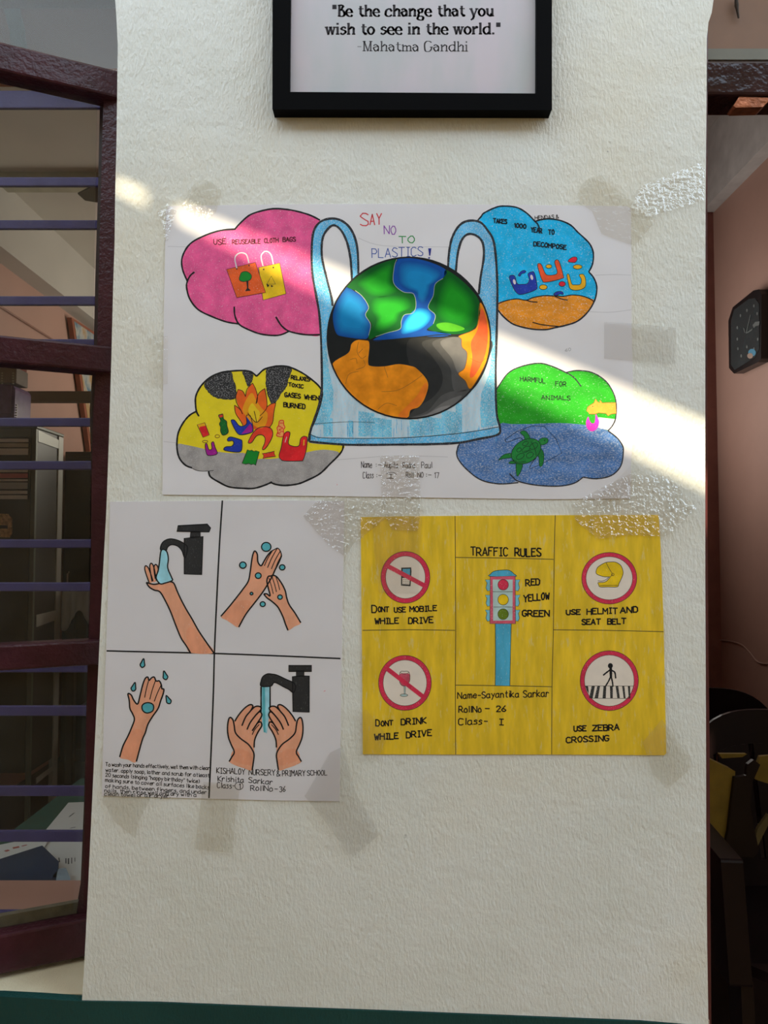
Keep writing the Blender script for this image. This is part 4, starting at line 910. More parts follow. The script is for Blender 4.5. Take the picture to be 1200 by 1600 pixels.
for p, m in ((z3([(695,750),(715,730),(740,740),(790,800),(840,805),(880,770),(875,690),(900,672),(930,700),(955,830),(940,880),(820,910),(760,880)]), NAVY), (z3([(650,960),(690,935),(800,965),(825,990),(815,1100),(740,1115),(620,1095),(610,1070),(640,1050),(700,1045),(725,1010),(710,980),(660,985)]), NAVY),
             (z3([(385,1030),(405,1015),(430,1085),(465,1075),(460,1010),(485,995),(505,1060),(530,1125),(500,1150),(420,1155),(395,1110)]), MAG),
             ([(388,690),(396,675.5),(406.5,667.6),(420,667.5),(425.5,673),(425.6,682),(419,695),(413,702),(410,701),(413.6,692),(414,684),(409,679.5),(401,681),(394,690.5),(390,692.5)], RO),
             (z3([(545,680),(570,668),(595,665),(605,720),(640,750),(645,800),(660,880),(600,915),(570,870),(570,820),(555,780),(570,740)]), GN3),
             (z4([(275,1150),(300,1060),(320,950),(340,895),(370,872),(395,875),(405,900),(385,1010),(440,1045),(510,1040),(530,960),(560,930),(590,930),(610,950),(600,1080),(565,1200),(530,1220),(340,1220),(290,1195)]), RED2)):
    D.poly(p, m, 4.2); D.line(p, 1.1, BLACKT, 6, True, True)
D.poly(z3([(815,900),(860,850),(925,775),(950,835),(938,878)]), MAG, 5, smooth=False)
for p, m in ((z3([(290,790),(380,765),(435,910),(360,940)]), RO), (z3([(890,1085),(915,1100),(940,1092),(965,1108),(990,1100),(1030,1110),(985,1275),(960,1255),(935,1265),(905,1250),(870,1260),(825,1250)]), GRN), (z4([(75,1130),(110,1130),(220,1105),(215,1135),(235,1165),(120,1180),(80,1195),(95,1160)]), RO)):
    D.poly(p, m, 4.2, smooth=False); D.line(p, 1.0, BLACKT, 6, False, True)
D.poly(z3([(296,792),(378,770),(390,800),(312,830)]), YLB, 5, smooth=False); D.poly(z3([(318,815),(392,800),(425,905),(362,930)]), RED2, 5.3, smooth=False); D.poly(z3([(550,680),(594,668),(600,695),(560,705)]), RO, 5, smooth=False)
D.poly(z4([(565,970),(580,965),(575,1035),(560,1040)]), YLB, 6.4, smooth=False); D.line(z4([(365,935),(345,1000)]), 1.0, WHT, 6.4)
D.line(z3(ell(530, 927, 27, 19, 14)), 1.0, CRK, 5, False, True); D.line(z3(ell(385, 990, 32, 14, 14)), 1.0, CRK, 5, False, True)
bt_ = z4([(280,745),(325,740),(330,790),(345,820),(325,850),(330,890),(320,930),(270,930),(245,915),(260,870),(250,830),(270,795)])
D.poly(bt_, crayon('pale_orange', C(214,150,80), 0.1, 500), 4.2); D.line(bt_, 1.3, RED2, 6, True, True); lines([z4([(285,770),(325,770)]), z4([(270,805),(320,830),(275,850),(325,875)]), z4([(290,905),(260,890),(300,880)])], 1.2, RED2, 6)

# green cloud over blue water
D.part('cloud_drawing', 'green cloud over blue water')
GC = crayon('bright_green_crayon', C(28,130,22), 0.10, 420, (0.7, 1, 1.3), var=0.16); SEA = crayon('blue_pencil_sea', C(58,96,146), 0.36, 520, (0.55, 1, 1.5), paper=(0.60, 0.62, 0.66), var=0.3)
gc = [(775,611),(780,602),(794,583),(813,573),(841,567.5),(862,572),(884,581),(901,578.5),(925,582),(946,595),(958.5,614),(963,632),(962,653),(950,673),(930,668),(906,664),(873,664),(827,665),(782,665),(776.5,637)]
D.poly(gc, GC, 1)
sea = [(782,662),(800,662.5),(827,662.5),(873,661),(906,663),(930,667),(950,673),(964,684),(972,695),(974,705),(970,728),(955,743),(932,748),(911,745.5),(897,755),(873,759.5),(838,758),(810,752.5),(796,755),(780,756),(752,750),(731,735),(717,719),(713.5,707),(718,693),(747,686),(778,679)]
D.poly(sea, SEA, 2)
lines([[(776,640),(774,625),(775,611),(780,602),(794,583),(813,573),(841,567.5),(862,572),(884,582),(897,590),(908,604)],[(884,582),(901,579),(925,582),(946,595),(958.5,614),(963,632),(962,653),(957,665),(950,673)],[(950,673),(964,684),(972,695),(974,705),(970,728),(955,743),(932,748),(911,745.5)],[(911,745.5),(897,755),(873,759.5),(838,758),(810,752),(800,744),(796,740)],[(810,754),(780,756),(752,750),(731,735),(717,719),(713.5,707),(718,693)]], 1.9, BLKW, 3)
DG = ink('dark_green_pen', (0.015, 0.05, 0.02))
for t, a, b, y0, y1, h in (('HARMFUL',813,852,595,599,6.5),('FOR',868,885,603,603.5,7),('ANIMALS',846,891,624,625,6.3)): D.text(t, a, y0, b, y1, h, DG, 1.3, 6)
D.part('turtle_drawing', 'green turtle caught in a clear bag')
TG_ = crayon('turtle_green', C(22,104,44), 0.04, 500, var=0.2); TD = ink('turtle_dark', (0.012, 0.05, 0.022))
bagp = [(789,687),(808,674),(831,665.5),(850,666),(869,686),(878,708),(850,723),(827,733)]
D.line(bagp, 0.8, lines_b, 4, False); lines([[(789,687),(793,691),(812,684),(818,690)],[(827,731),(832,722),(838,715)]], 1.0, lines_b, 4)
for p in ([(813,676),(817,673),(822,674.5),(827,681),(828,688),(821,690),(819,682)], [(840,699),(847,703),(850,712),(848,726),(843,728),(842,715),(838,708)], [(779,719),(787,710.5),(799,708.5),(801,714),(792,716),(784,717)], [(807,722),(816,725),(815,733),(810,743),(807,741)], [(843,687),(850,684),(856,686),(855,692),(848,695),(842,694)], [(795,724),(800,720),(806,724)]):
    D.poly(p, TG_, 4); D.line(p, 0.9, TD, 5, True, True)
sh = ell(822, 705, 25, 17.5, 30, -32); D.poly(sh, TG_, 5.3, smooth=False); D.line(sh, 1.1, TD, 6, False, True)
for x, y, a, b in ((813,713,7,4),(822,702,7,4),(834,697,7,4.5),(828,711,6,4),(811,703,4,3),(821,693,5,3)): D.line(ell(x, y, a, b, 10, -32), 1.0, TD, 6, False, True)
lines([[(801,718),(810,722),(822,721)],[(818,705),(830,704)],[(830,690),(836,702),(838,712)]], 0.9, TD, 6); D.poly(ell(851, 688, 1, 1, 8), BLACK, 6, smooth=False)
D.part('dog_drawing', 'orange animal biting a magenta bag')
HO = crayon('light_orange', C(208,140,50), 0.1, 600); MG = crayon('pink_magenta', C(176,40,150), 0.03, 500)
D.poly([(930,667),(950,672),(957,664),(962,655),(935,652)], WHT, 2.5, smooth=False)
D.poly([(916.5,642),(918,636),(922,633),(928,629.5),(930.5,623),(934,628),(937,629),(938,625),(941,629.5),(950,629),(962,629),(963,646),(955,647),(950,650),(947,646),(935,645),(930,647),(921,647),(919,644)], HO, 4, smooth=False)
D.line([(916.5,642),(918,636),(922,633),(928,629.5),(930.5,623),(934,628),(937,629),(938,625),(941,629.5),(950,629),(962,629)], 0.8, CRK, 5, False); D.line([(963,646),(955,647),(950,650),(947,646),(935,645),(930,647),(921,647)], 0.8, CRK, 5, False); D.poly(ell(926, 635, 0.8, 0.8, 8), BLACK, 5, smooth=False)
D.poly([(919,651),(915.5,660),(918,670),(926,674),(934,668),(936,659),(934.5,654),(931,647),(929,660),(924,661),(921,656)], MG, 5)
# faint creases of the folded sheet
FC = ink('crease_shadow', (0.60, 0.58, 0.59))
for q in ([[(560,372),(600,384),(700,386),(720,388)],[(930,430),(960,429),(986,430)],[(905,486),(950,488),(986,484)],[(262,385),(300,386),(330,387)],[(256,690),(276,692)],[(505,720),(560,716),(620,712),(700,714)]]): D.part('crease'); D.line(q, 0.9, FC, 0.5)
# lettering on the poster
D.part('lettering'); D.auto = True
RP, PP2, GP, BP = ink('red_pencil', C(176,52,58)), ink('purple_pencil', C(116,60,140)), ink('green_pencil', C(30,116,56)), ink('blue_pencil', C(48,72,136))
D.text('S', 563, 352, 576, 352, 19, RP, 1.7, 2, 0.03); D.text('A', 578, 351, 586, 351, 16, RP, 1.7, 2, 0.03); D.text('Y', 588.5, 350, 596.5, 350, 16.5, RP, 1.7, 2, 0.03)
D.text('NO', 600, 365.5, 618.5, 365.5, 12.5, PP2, 1.4, 2); D.text('TO', 623, 380, 648, 379.5, 10.5, GP, 1.5, 2)
D.text('PLASTICS', 581, 402.5, 661, 399.5, 14, BP, 1.3, 2, 0.03); D.part('exclamation_mark'); D.poly([(669,388),(674,388),(672.3,399.5),(670.6,399.5)], ink('dark_blue_pen', C(28,36,110)), 9, smooth=False); D.poly(ell(670.5, 403, 1.5, 1.4, 8), ink('dark_blue_pen', C(28,36,110)), 9, smooth=False)
PEN1 = ink('grey_black_pen', (0.05, 0.045, 0.05))
for t, a, b, y, h in (('Name',564.5,581,730.5,9.5),(':-',587,596,729.5,7),('Aupita',600.5,622,731,9),('Rudra',629.5,648.5,731,8.5),('Paul',658.5,675,731,9),('Class',567,583.5,747,9.5),(':-',588,596,746,7),('I',607,614,747,6),('Roll',634.5,646,746.5,9),('NO',652.5,661.5,746,8),(':-',665.5,674,745,7),('17',678,686,747,8.5)): D.text(t, a, y, b, y, h, PEN1, 0.95, 2, 0.04)
D.part('pen_mark'); D.line([(603,741),(607,738.5),(612,738),(617,739),(619.5,742)], 0.9, PEN1, 2); D.line([(604,747.5),(616,747.5)], 0.9, PEN1, 2)
D.part('pen_mark'); D.poly([(524,755),(527,756.5),(526,759),(527.5,757)], ink('red_dot', C(190,30,50)), 2, smooth=False); D.text('60', 883, 549, 892, 548, 4.5, ink('faint_pencil', (0.4, 0.39, 0.4)), 0.7, 2)
D.done()
# ---------------------------------------------------------------- hand-washing poster
R2 = empty('handwashing_poster', onY(350, 1015, 0)); tag(R2, 'white four-panel hand-washing poster at the lower left of the pillar', 'poster')
D = Drawing(R2, Y0)
sheet_on_wall(R2, D, [(172,784),(345,782.5),(440,782),(538,783),(536,900),(533,1080),(530.5,1252),(440,1251),(327,1248),(159,1243.5),(163,1100),(168,950)], SHEETW2)
SK = crayon('skin_pencil', C(206,146,116), 0.05, 420, (1.3, 1, 0.6), var=0.09); SK2 = crayon('skin_pencil_warm', C(203,138,107), 0.05, 420, (1.3, 1, 0.6), var=0.1)
TAPB = crayon('charcoal_pencil', (0.030, 0.030, 0.031), 0.12, 500, (1.5, 1, 0.4), paper=(0.2, 0.2, 0.2)); WT = crayon('water_blue', C(128,176,188), 0.06, 500); TQ = crayon('turquoise_pencil', C(72,146,156), 0.06, 500)
D.part('panel_lines'); D.line([(347.5,782),(343,850),(338.5,940),(335,1020),(333.5,1080),(330,1170),(326.5,1247)], 2.5, BLACK, 2); D.line([(166.5,1017),(250,1019),(335,1021),(440,1025),(532,1029)], 2.4, BLACK, 2)
def ol(pts, w_=2.3, closed=False, L=5): D.line(pts, w_, BLACK, L, True, closed)
def finger(a, b, r, m=SK, lw=1.9):
    """rounded finger from root a to tip b"""
    dx, dy = b[0]-a[0], b[1]-a[1]; d = math.hypot(dx, dy); ux, uy = dx/d, dy/d
    L_, R_ = [], []
    for t, k in ((0, 1.0), (0.5, 1.05), (0.85, 0.85)):
        L_.append((a[0]+dx*t-uy*r*k, a[1]+dy*t+ux*r*k)); R_.append((a[0]+dx*t+uy*r*k, a[1]+dy*t-ux*r*k))
    pts = L_+[b]+R_[::-1]
    D.poly(pts, m, 3.4); D.line(pts, lw, BLACK, 5)
D.part('hand_drawing', 'arm held under a black tap')
for a, b in (((236,909),(227.5,884)),((241,908),(236,880)),((246,904),(243,882))): finger(a, b, 3.3)
arm = [(229,910),(240,913),(250,911.5),(261,909.5),(267,909),(272,912),(277,924),(283,937),(291,952),(300,967),(310,985),(320,1000),(334,1020),(298,1020),(291,1009),(283,997),(275,978),(267,957),(259,940),(250,925),(241,922),(233,917)]
D.poly(arm, SK, 3); D.poly([(291,990),(300,980),(318,1002),(330,1018),(299,1019)], SK2, 3.3); ol([(228.5,910),(240,913),(250,911.5),(261,909.5),(267,909),(272,912),(277,924),(283,937),(291,952),(300,967),(310,985),(320,1000),(334,1020)]); ol([(228.5,910),(233,917),(241,922),(250,925),(259,940),(267,957),(275,978),(283,997),(291,1009),(298,1021)])
def tap(body, handle, stem, spout, label):
    D.part('tap_drawing', label)
    for p in (body, handle, stem): D.poly(p, TAPB, 3, smooth=False); D.line(p, 1.8, BLACK, 5, False, True)
    D.poly(spout, TAPB, 3.5); D.line(spout, 1.8, BLACK, 5, True, True)
tap([(288,897),(315,898),(317,838),(302,840),(288,841)], [(276,830),(278,821.5),(324,819),(329,825),(327,831)], [(298,831),(313,831),(313,839),(297,839)], [(289,872),(284,860),(277,853),(268,851),(262,855),(259,861),(251,859.5),(252,851),(257,845),(266,842),(277,844),(287,849),(293,856)], 'black tap at the upper left')
D.part('water_drawing', 'pale blue water stream')
wp = [(252,860),(260,861),(263,873),(262,887),(268,902),(269,907),(258,911),(250,912),(244,903),(247,892),(249,880)]
D.poly(wp, WT, 6); D.line(wp, 2.1, BLACK, 6.5, True, True)
D.part('hand_drawing', 'two hands rubbing with soap bubbles')
bh = [(345,963),(358,948),(370,933),(380,920),(388,908),(391,893),(393,878),(395,867),(398,861),(402,866),(403,878),(408,884),(413,876),(418,868),(426,861),(433,857),(437,861),(440,868),(436,878),(430,890),(426,899),(420,910),(410,926),(397,943),(384,960),(373,980),(358,971)]
D.poly(bh, SK, 3); D.poly([(350,962),(372,940),(392,942),(373,976)], SK2, 3.3)
ol([(345,963),(358,948),(370,933),(380,920),(388,908),(391,893),(393,878),(395,867),(398,861),(402,866),(403,878),(408,884),(413,876),(418,868),(424,861)]); ol([(440,868),(436,878),(430,890),(426,899),(420,910),(410,926),(397,943),(384,960),(373,980)])
for a, b in (((413,884),(426,860)),((418,887),(433,857)),((424,889),(438,861)),((430,890),(440,868))): ol([a, ((a[0]+b[0])/2-1, (a[1]+b[1])/2), b], 1.4)
ol([(424,861),(430,858),(434,856.5),(438,861),(440,868)], 1.6)
sm = [(412,928),(417,928),(422,931),(419,918),(417,908),(419,901),(423,900),(427,899),(432,901),(437,907),(442,915),(446,924),(448,934),(452,945),(461,958),(470,973),(460,979),(450,985),(446,975),(443,966),(438,955),(433,947),(424,939)]
D.poly(sm, SK, 4); ol([(412,928),(417,928),(422,931),(419,918),(417,908),(419,901),(423,900),(427,899),(432,901),(437,907),(442,915),(446,924),(448,934),(452,945),(461,958),(470,973)]); ol([(450,985),(446,975),(443,966),(438,955),(433,947),(424,939),(417,934),(412,928)])
for a, b in (((427,928),(420,903)),((432,925),(425,901)),((437,922),(431,901))): ol([a, ((a[0]+b[0])/2+.5, (a[1]+b[1])/2), b], 1.3)

for x, y, r in ((416,854.5,7.4),(379.5,883,5.2),(441,886.5,4.3),(403.5,899.5,4.6),(393,927.5,2.2),(437.5,933,3.6),(410.5,944,4)): D.part('bubble_drawing'); e = ell(x, y, r, r*.95, 18); D.poly(e, TQ, 6, smooth=False); D.line(e, 1.9, BLACK, 6.5, False, True)
D.part('hand_drawing', 'open palm holding a soap bar')
pa = [(187,1183),(192,1166),(200,1150),(206,1136),(210,1124),(207,1115),(203,1107),(202,1095),(200,1084),(205,1086),(209,1094),(215,1100),(219,1086),(223,1070),(227,1060),(231,1058),(233,1063),(237,1059),(241,1058),(244,1064),(249,1064),(252,1070),(253,1076),(256,1077),(255,1084),(251,1095),(247,1107),(238,1120),(231,1132),(227,1145),(222,1157),(213,1190),(200,1187)]
D.poly(pa, SK, 3); D.poly([(190,1176),(206,1142),(224,1146),(212,1186)], SK2, 3.3); ol([(187,1183),(192,1166),(200,1150),(206,1136),(210,1124),(207,1115),(203,1107),(202,1095),(200,1084),(205,1086),(209,1094),(215,1100),(219,1086),(223,1070),(227,1060),(231,1058),(233,1063),(237,1059),(241,1058),(244,1064),(249,1064),(252,1070),(253,1076),(256,1077),(255,1084),(251,1095),(247,1107),(238,1120),(231,1132),(227,1145),(222,1157),(213,1190)])
for a, b in (((226,1090),(233,1061)),((234,1093),(243,1063)),((241,1096),(252,1070))): ol([a, ((a[0]+b[0])/2-.6, (a[1]+b[1])/2), b], 1.4)
sp_ = [(222,1103),(226,1099),(233,1098),(239,1101),(240,1107),(237,1112),(229,1114),(223,1110)]; D.poly(sp_, TQ, 6); D.line(sp_, 2.0, BLACK, 6.5, True, True)
for x, y, a in ((223,1037,10),(258,1056,-15),(209,1074,15),(263,1094,-25)):
    D.part('droplet_drawing'); q = [(0,-8),(2.6,-1.5),(3.6,2.8),(0,6),(-3.6,2.8),(-2.6,-1.5)]; r = math.radians(a); q = [(x+u*math.cos(r)-v*math.sin(r), y+u*math.sin(r)+v*math.cos(r)) for u, v in q]
    D.poly(q, TQ, 3); D.line(q, 1.9, BLACK, 5, True, True)
tap([(458,1112),(483,1113),(483,1056),(470,1056),(457,1057)], [(451,1049),(451,1040),(487,1040),(487,1049)], [(463,1048),(475,1048),(475,1057),(463,1057)], [(459,1082),(451,1077),(443,1073),(434,1068),(428,1066.5),(423,1072),(408,1072),(408,1064),(411,1057),(418,1053),(426,1053.5),(433,1055),(446,1061),(461,1069)], 'black tap at the lower right')
D.part('water_drawing', 'blue water running between the palms')
D.poly([(408,1073),(422,1073),(422,1107),(419,1130),(417,1146),(412,1144),(409,1125),(408,1108)], WT, 3, smooth=False); D.poly([(410,1073),(414,1073),(415,1144),(412,1144),(410,1110)], TQ, 3.4, smooth=False); lines([[(408,1073),(408,1095),(408,1112)],[(422,1073),(422,1106)]], 2.2, BLACK, 5)
D.part('hand_drawing', 'two cupped hands under the running water')
for mx in (False, True):
    M = (lambda p: [(829-x, y) for x, y in p]) if mx else (lambda p: list(p))
    hd = M([(358,1190),(362,1183),(366,1175),(361,1163),(357,1152),(355.5,1138),(357,1125),(360,1121),(364,1125),(367,1127),(371,1120),(377,1112),(384,1105),(391,1101),(396,1103),(403,1104),(408,1108),(409,1118),(409,1135),(403,1147),(398,1156),(397,1168),(397,1180),(394,1203),(380,1200),(368,1196)])
    D.poly(hd, SK, 3); D.poly(M([(362,1186),(368,1170),(390,1176),(392,1196)]), SK2, 3.3)
    ol(M([(358,1190),(362,1183),(366,1175),(361,1163),(357,1152),(355.5,1138),(357,1125),(360,1121),(364,1125),(366,1134),(368,1145),(376,1154),(388,1163),(395,1173),(397,1180),(396,1190),(394,1203)])); ol(M([(367,1127),(371,1120),(377,1112),(384,1105),(391,1101),(395,1103),(392,1110),(384,1120),(378,1134)]))
    ol(M([(392,1110),(399,1104),(406,1104),(408,1108),(400,1117),(391,1129),(386,1140)])); ol(M([(400,1117),(406,1112),(409,1118),(402,1130),(394,1142)])); ol(M([(402,1130),(407,1128),(409,1134),(403,1144),(398,1156),(397,1168)])); ol(M([(394,1148),(398,1140),(405,1132)]), 1.4)
D.part('lettering'); D.auto = True
for t, a, ya, b, yb in (("To wash your hands effectively, wet them with clean",165,1197,328,1203),("water. apply soap, lather and scrub for atleast",165,1205.5,327,1214.5),('20 seconds (singing "happy birthday" twice)',165,1213.5,312,1223.5),("making sure to cover all surfaces like backs",164.5,1221.5,327,1233),("of hands, between fingers, and under",164.5,1231,323,1241),("nails. then rinse well and dry with a",163.5,1238,307,1245),("clean towel or air dryer.",163,1243,266,1247)):
    D.text(t, a, ya, b, yb, 5.6, BLACK, 1.0, 2, 0.05)
for t, a, b, ya, yb, h in (('KISHALOY',338.5,383,1208,1210,8.5),('NURSERY',389,430,1210.5,1212,8.5),('&',432,438,1213,1213,9),('PRIMARY',441,477,1212.5,1212.5,8.5),('SCHOOL',480,511,1211.5,1211,7.5),('Krishita',340.5,381,1220.5,1223,8),('Sarkar',388.5,426,1223,1226,8),('Class-',339.5,367,1231,1232,8.5),('1',372,376,1232,1232,8),('RollNo',391.5,426,1235,1236,8),('-',428.5,434,1236,1236,8),('36',437,446,1237,1237,8)): D.text(t, a, ya, b, yb, h, BLACK, 1.15, 2, 0.05)
D.part('pen_mark'); D.line(ell(373.5, 1228, 6.5, 6, 14), 1.0, BLACK, 2, False, True)
D.part('pen_mark'); D.poly([(505,1080.5),(509,1078.5),(508,1080)], ink('red_dot', C(190,30,50)), 2, smooth=False)
D.done()

# ---------------------------------------------------------------- traffic rules poster
R3 = empty('traffic_rules_poster', onY(800, 990, 0)); tag(R3, 'yellow traffic rules poster with a traffic light, lower right of the pillar', 'poster')
D = Drawing(R3, Y0)
YP = crayon('yellow_pencil', (0.82, 0.545, 0.028), 0.20, 110, (1.5, 1, 0.3), paper=(0.76, 0.60, 0.22), var=0.16, rough=0.5)
sheet_on_wall(R3, D, [(563.5,808),(640,806.5),(711,806),(867,805),(1029,804.5),(1032,850),(1035,920),(1037,986),(1039,1080),(1041,1177),(1038,1180),(862,1179),(711,1179),(567,1178.5),(565.5,1000)], YP)
WH = crayon('bare_paper', C(190,180,168), 0.0, 500, var=0.04); RG = crayon('crimson_pencil', C(178,40,66), 0.10, 500, var=0.14); PCL = ink('pencil_line', (0.06, 0.05, 0.03)); TB = crayon('sky_pencil', C(98,160,176), 0.12, 500, (1.4, 1, 0.5)); TBD = crayon('sky_pencil_dark', C(62,140,168), 0.10, 500, (1.4, 1, 0.4)); GB = crayon('grey_blue_pencil', C(150,170,166), 0.1, 500); YL3 = crayon('clear_yellow', C(222,186,22), 0.04, 500)
D.part('panel_lines')
for q in ([(711,806),(711.5,870),(712,985),(711.5,1070),(712,1179)], [(867.5,805),(866,870),(864.6,985),(862.5,1073),(862,1179)], [(566.5,985),(640,984),(711,985)], [(864.6,984),(950,985),(1037,987)], [(712,871),(790,872),(865,874)], [(712,1070.5),(790,1071.5),(862,1073)]): D.line(q, 1.1, PCL, 1)
def sign(cx, cy, rx, ry, t, slash=None):
    o = ell(cx, cy, rx, ry, 40); i_ = ell(cx, cy, rx-t, ry-t, 40)
    D.poly(o, RG, 1, smooth=False); D.poly(i_, WH, 2, smooth=False); D.line(o, 0.8, PCL, 2.5, False, True); D.line(i_, 0.7, PCL, 2.5, False, True)
    if slash: D.line(list(slash), t*0.95, RG, 5, False); 
D.part('sign_drawing', 'no mobile phone sign'); sign(633.5, 902, 38.3, 40.5, 7.3, ((603,883),(667,917)))
D.poly([(627,887),(642.5,886.5),(643,893),(641.5,916),(626.5,915)], BLACK, 3, smooth=False); D.poly([(629.2,889),(640.8,888.7),(640.6,898.5),(629,900)], TBD, 3.6, smooth=False); D.poly([(628.6,903),(640.3,903),(639.6,913.3),(628.6,912.6)], WH, 3.6, smooth=False)
for r_ in range(3):
    for k in range(3): D.poly(ell(631+k*3.3, 905.5+r_*2.8, 0.7, 0.7, 6), PCL, 4, smooth=False)
D.part('sign_drawing', 'no drinking sign'); sign(632.7, 1067, 41.3, 43, 7.2, ((605,1045),(661,1088.5)))
D.poly([(625,1053),(639.5,1053),(640.5,1060),(638.5,1067),(632,1072),(626,1069),(624,1062)], crayon('wine_pencil', C(166,66,84), 0.1, 500), 3)
D.line([(625.5,1050),(632,1049),(638.7,1050),(640.5,1060),(638.5,1067),(632,1072),(626,1069),(624,1061)], 0.8, PCL, 4, True, True); D.line([(625.5,1051),(632,1053.5),(638.7,1051)], 0.7, PCL, 4); D.poly([(631.3,1072),(633.6,1072),(633.2,1085),(631.6,1085)], GB, 3, smooth=False); lines([[(631.3,1072),(631.6,1085)],[(633.6,1072),(633.2,1085)]], 0.6, PCL, 4); e = ell(631.3, 1086.3, 6, 1.9, 14); D.poly(e, GB, 3, smooth=False); D.line(e, 0.8, PCL, 4, False, True)
D.part('sign_drawing', 'helmet sign'); sign(952, 903.5, 43, 40.3, 6.6)
hm = [(931.5,896),(932,890),(934.4,886),(940,882),(947,878.7),(954,878),(961.3,878.2),(967,881),(971,885),(973.7,894),(972.5,900),(970,906),(967,912),(964.5,917),(950,917),(937.6,917),(935.5,913.5),(934.4,910.3),(942,910),(947,908.5),(950.5,905),(953,901.5),(945,901.2),(938,899.5)]
D.poly(hm, YL3, 3, n=3); D.line(hm, 0.9, PCL, 4, True, True, 3); lines([[(947,878.7),(951,887),(956.6,896)],[(953,901.5),(955.5,899.5),(957,897)],[(937,914.8),(950,914.5),(965.3,914.6)],[(934,907.5),(941,908),(947,905.5),(951,902)]], 0.8, PCL, 4); D.line(ell(957.5, 897.7, 2, 2, 10), 0.8, PCL, 4.5, False, True)
D.part('sign_drawing', 'zebra crossing sign'); sign(952, 1063.5, 45.6, 46.8, 6.8)
D.poly(ell(953.7, 1040.3, 3.9, 4.2, 16), BLACK, 4, smooth=False)
lines([[(954.2,1043),(954.4,1050),(954.6,1058)]], 4.0, BLACK, 4); lines([[(953.5,1046.5),(947.5,1051),(942.3,1055.3)],[(955,1047.5),(960.5,1050.5),(962,1060)]], 2.4, BLACK, 4); lines([[(954.3,1057),(950.5,1065),(946.2,1072)],[(954.8,1057),(956.8,1065),(957.8,1073)]], 2.2, BLACK, 4)
lines([[(913.5,1071.8),(950,1071.8),(990.5,1072)],[(923,1091),(950,1091.2),(984,1091.4)]], 0.7, PCL, 3.5)
for a, b, c_, d_ in ((914.5,919,917.5,920),(924.5,929.5,920.5,926),(933.5,937.5,929,934.5),(943,947.3,941.5,946.5),(953,957.5,953.5,957.5),(962,966,964.5,968.5),(972,975.5,974.5,977.5),(981,984.5,982.5,985)): D.poly([(a,1072),(b,1072),(d_,1090.8 if a > 916 else 1084),(c_,1090.8 if a > 916 else 1080)], crayon('black_stripe', (0.03, 0.028, 0.026), 0.2, 600), 3, smooth=False)
D.part('traffic_light_drawing', 'traffic light on a blue post')
D.poly([(773.8,974),(798.8,974),(797.5,1020),(796.7,1071.5),(773.8,1071)], TBD, 1.2, smooth=False); lines([[(773.8,974),(774.3,1020),(773.8,1071)],[(798.8,974),(797.8,1020),(796.7,1071)]], 0.9, PCL, 2)
for dy in (0, 24, 47.3):
    for sgn in (1, -1):
        X = lambda x: x if sgn == 1 else 1571-x
        hd = [(X(x), y+dy) for x, y in [(758,905.8),(766,905.8),(766,922.5),(761.5,923.5),(759.3,918.5),(761,911)]]; D.poly(hd, TB, 1.2, smooth=False); D.line(hd, 0.8, PCL, 2, False, True)
cap_ = [(765.5,900.5),(766.5,897),(770,893.5),(776,891.5),(785,890.8),(795.5,891),(803,896.5),(805,901)]; D.poly(cap_, TBD, 1.2, n=3); D.line(cap_, 0.9, PCL, 2, True, True, 3)
D.poly([(766,901),(805,900),(805.5,974.5),(765.5,974.5)], crayon('rose_pencil', C(176,72,90), 0.14, 500), 2.4, smooth=False); D.poly([(769.8,905.5),(801.2,905.5),(800.8,969.3),(770.5,970)], GB, 3, smooth=False)
D.line([(766,901),(805,900),(805.5,974.5),(765.5,974.5)], 0.8, PCL, 3.4, False, True); lines([[(770,924.5),(786,924.8),(801,924.5)],[(771,948.5),(786,948.3),(801,948.6)]], 0.7, PCL, 3.6)
for y, m in ((913.7, RG), (937, YL3), (959.6, crayon('olive_green_pencil', C(84,104,20), 0.1, 500))): e = ell(786.2, y, 8.3, 8.4, 22); D.poly(e, m, 4, smooth=False); D.line(e, 0.8, PCL, 4.6, False, True)
D.part('lettering'); D.auto = True
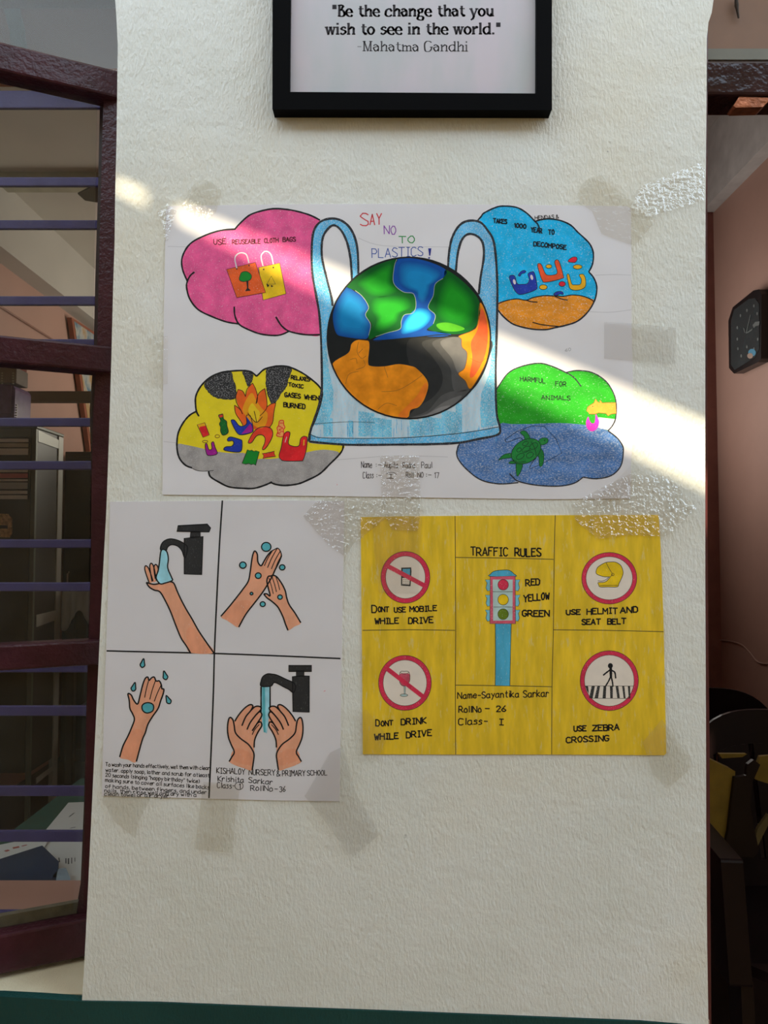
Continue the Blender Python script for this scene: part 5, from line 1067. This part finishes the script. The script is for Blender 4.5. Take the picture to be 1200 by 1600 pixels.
for t, a, b, ya, yb, h, wd in (('D',581,589,956.5,956.5,11,1.7),('ONT',591,607.5,956,956,7.5,1.7),('USE',616,634,956.5,956.5,7.5,1.7),('MOBILE',640.5,682.5,956,954,8,1.7),('WHILE',586,623,974.5,974,8.3,1.8),('DRIVE',638.5,677,974.5,973,9,1.8),
    ('D',587,593,1134,1134,9.5,1.7),('ONT',595.5,614,1134,1133,7.5,1.7),('DRINK',627,666,1132.5,1129.5,9,1.8),('WHILE',585.5,622.5,1156,1154,8.8,1.9),('DRIVE',635,674.5,1153,1149,9.3,1.8),
    ('TRAFFIC',735.5,793.5,868,868.5,12.5,1.8),('RULES',804.5,845.5,869,869,12,2.0),('RED',821.5,843.5,915,913,9.5,1.9),('YELLOW',818.5,858.5,940,935.5,9.8,1.9),('GREEN',816.5,858.5,963,963,9,2.0),
    ('Name-Sayantika',715,811,1091.5,1089,9.5,1.4),('Sarkar',817.5,857.5,1089,1088,10,1.4),('RollNo',717,752,1113,1112.5,9.3,1.5),('-',757,765,1111,1111,9,1.5),('26',776,790.5,1112,1112,8.8,1.6),('Class-',716.5,762,1133,1131,10,1.5),('I',779,787,1132.5,1132.5,9,1.6),
    ('USE',885,907,960.5,959.5,7.2,1.9),('HELMIT',917,965,960,958.5,8.7,1.8),('AND',969.5,996.5,958,956.5,8.5,2.0),('SEAT',909.5,938.5,976,975.5,8,1.9),('BELT',949.5,978,975.5,974.5,8.3,1.9),
    ('USE',897,916,1142.5,1142,7.8,1.9),('ZEBRA',926,967.5,1141.5,1140.5,8.5,1.9),('CROSSING',885,951.5,1160.5,1157.5,8.5,1.8)): D.text(t, a, ya, b, yb, h, BLACK, wd*1.15, 2, 0.05)
D.done()

# ---------------------------------------------------------------- strips of adhesive tape
TCL = tape_mat('clear_tape', (0.99, 0.99, 0.985), (0.78, 0.78, 0.74), 0.03, 0.8, 0.10, 110, 1.6)
TGL = tape_mat('crinkled_tape', (0.985, 0.985, 0.98), (0.78, 0.78, 0.74), 0.04, 1.0, 0.07, 170, 2.3)
TOL = tape_mat('aged_tape', (0.965, 0.955, 0.93), (0.62, 0.58, 0.50), 0.08, 0.5, 0.2)
TGY = tape_mat('greyed_tape', (0.965, 0.96, 0.955), (0.56, 0.55, 0.54), 0.10, 0.4, 0.2)
TAPES = [
 ([(981,331),(1003,290),(1094,254),(1101,262),(1100,313),(1010,340)], TGL, 'wide crinkled clear tape reaching from the big poster to the right pillar edge'),
 ([(899,313),(908,290),(921,278),(938,273),(952,284),(985,312),(1025,344),(992,384),(940,366),(925,330)], TOL, 'brownish old tape over the top right corner of the big poster'),
 ([(944,503),(985,505),(1056,512),(1055,569),(986,563),(944,560)], TGY, 'grey square tape at the right edge of the big poster'),
 ([(284,322),(303,287),(325,279),(346,298),(338,330),(318,348)], TOL, 'faded tape crossing the top left edge of the big poster'),
 ([(246,330),(262,318),(276,330),(268,352),(262,376),(257,376),(254,350)], TGL, 'shiny folded tape on the top left corner of the big poster'),
 ([(239,525),(262,525),(262,600),(240,600)], TCL, 'narrow clear tape on the left edge of the big poster'),
 ([(594,712),(655,712),(657,778),(656,812),(652,830),(612,828),(600,800),(596,775)], TGL, 'shiny tape joining the bottom of the big poster to the yellow poster'),
 ([(474,806),(492,786),(512,776),(604,778),(608,806),(552,850),(540,870),(512,850)], TGL, 'crumpled shiny tape over the top right corner of the hand-washing poster'),
 ([(580,802),(660,806),(656,850),(654,928),(592,926),(584,860)], TCL, 'clear tape running down over the no mobile phone sign'),
 ([(892,788),(940,762),(985,740),(1045,744),(1088,795),(1042,838),(980,836),(935,842),(900,815)], TGL, 'large crinkled tape between the big poster and the top right of the yellow poster'),
 ([(936,774),(975,738),(990,722),(1000,735),(960,792),(944,800)], TCL, 'slanting clear tape on the bottom right corner of the big poster'),
 ([(166,1236),(236,1246),(216,1284),(211,1310),(178,1282),(160,1250)], TOL, 'pointed tape under the bottom left corner of the hand-washing poster'),
 ([(318,1222),(375,1224),(372,1252),(366,1290),(364,1333),(304,1327),(310,1280)], TOL, 'tape strip hanging below the middle of the hand-washing poster'),
 ([(476,1244),(516,1176),(536,1166),(556,1240),(594,1303),(550,1341),(505,1280)], TGY, 'large greyed tape at the bottom right corner of the hand-washing poster'),
 ([(552,1120),(572,1108),(606,1152),(590,1186),(560,1192)], TCL, 'clear tape on the bottom left corner of the yellow poster'),
 ([(1004,1160),(1034,1124),(1068,1170),(1080,1190),(1078,1202),(1044,1232),(1020,1210)], TOL, 'darkened tape under the bottom right corner of the yellow poster'),
]
for i, (pts, m, lab) in enumerate(TAPES):
    yt = -0.00185-0.00006*i
    mb = MB(); n_ = len(pts); v_ = [onY(x, y, yt) for x, y in pts]; mb.add(v_, [t if (v_[t[1]]-v_[t[0]]).cross(v_[t[2]]-v_[t[0]]).y < 0 else t[::-1] for t in tessellate_polygon([v_])], m)
    cx = sum(p[0] for p in pts)/len(pts); cy = sum(p[1] for p in pts)/len(pts)
    tag(mb.build('adhesive_tape', loc=tuple(onY(cx, cy, yt))), lab, 'tape', 'adhesive tape pieces on the pillar')

for o in SC.objects:
    if '_o' in o: del o['_o']
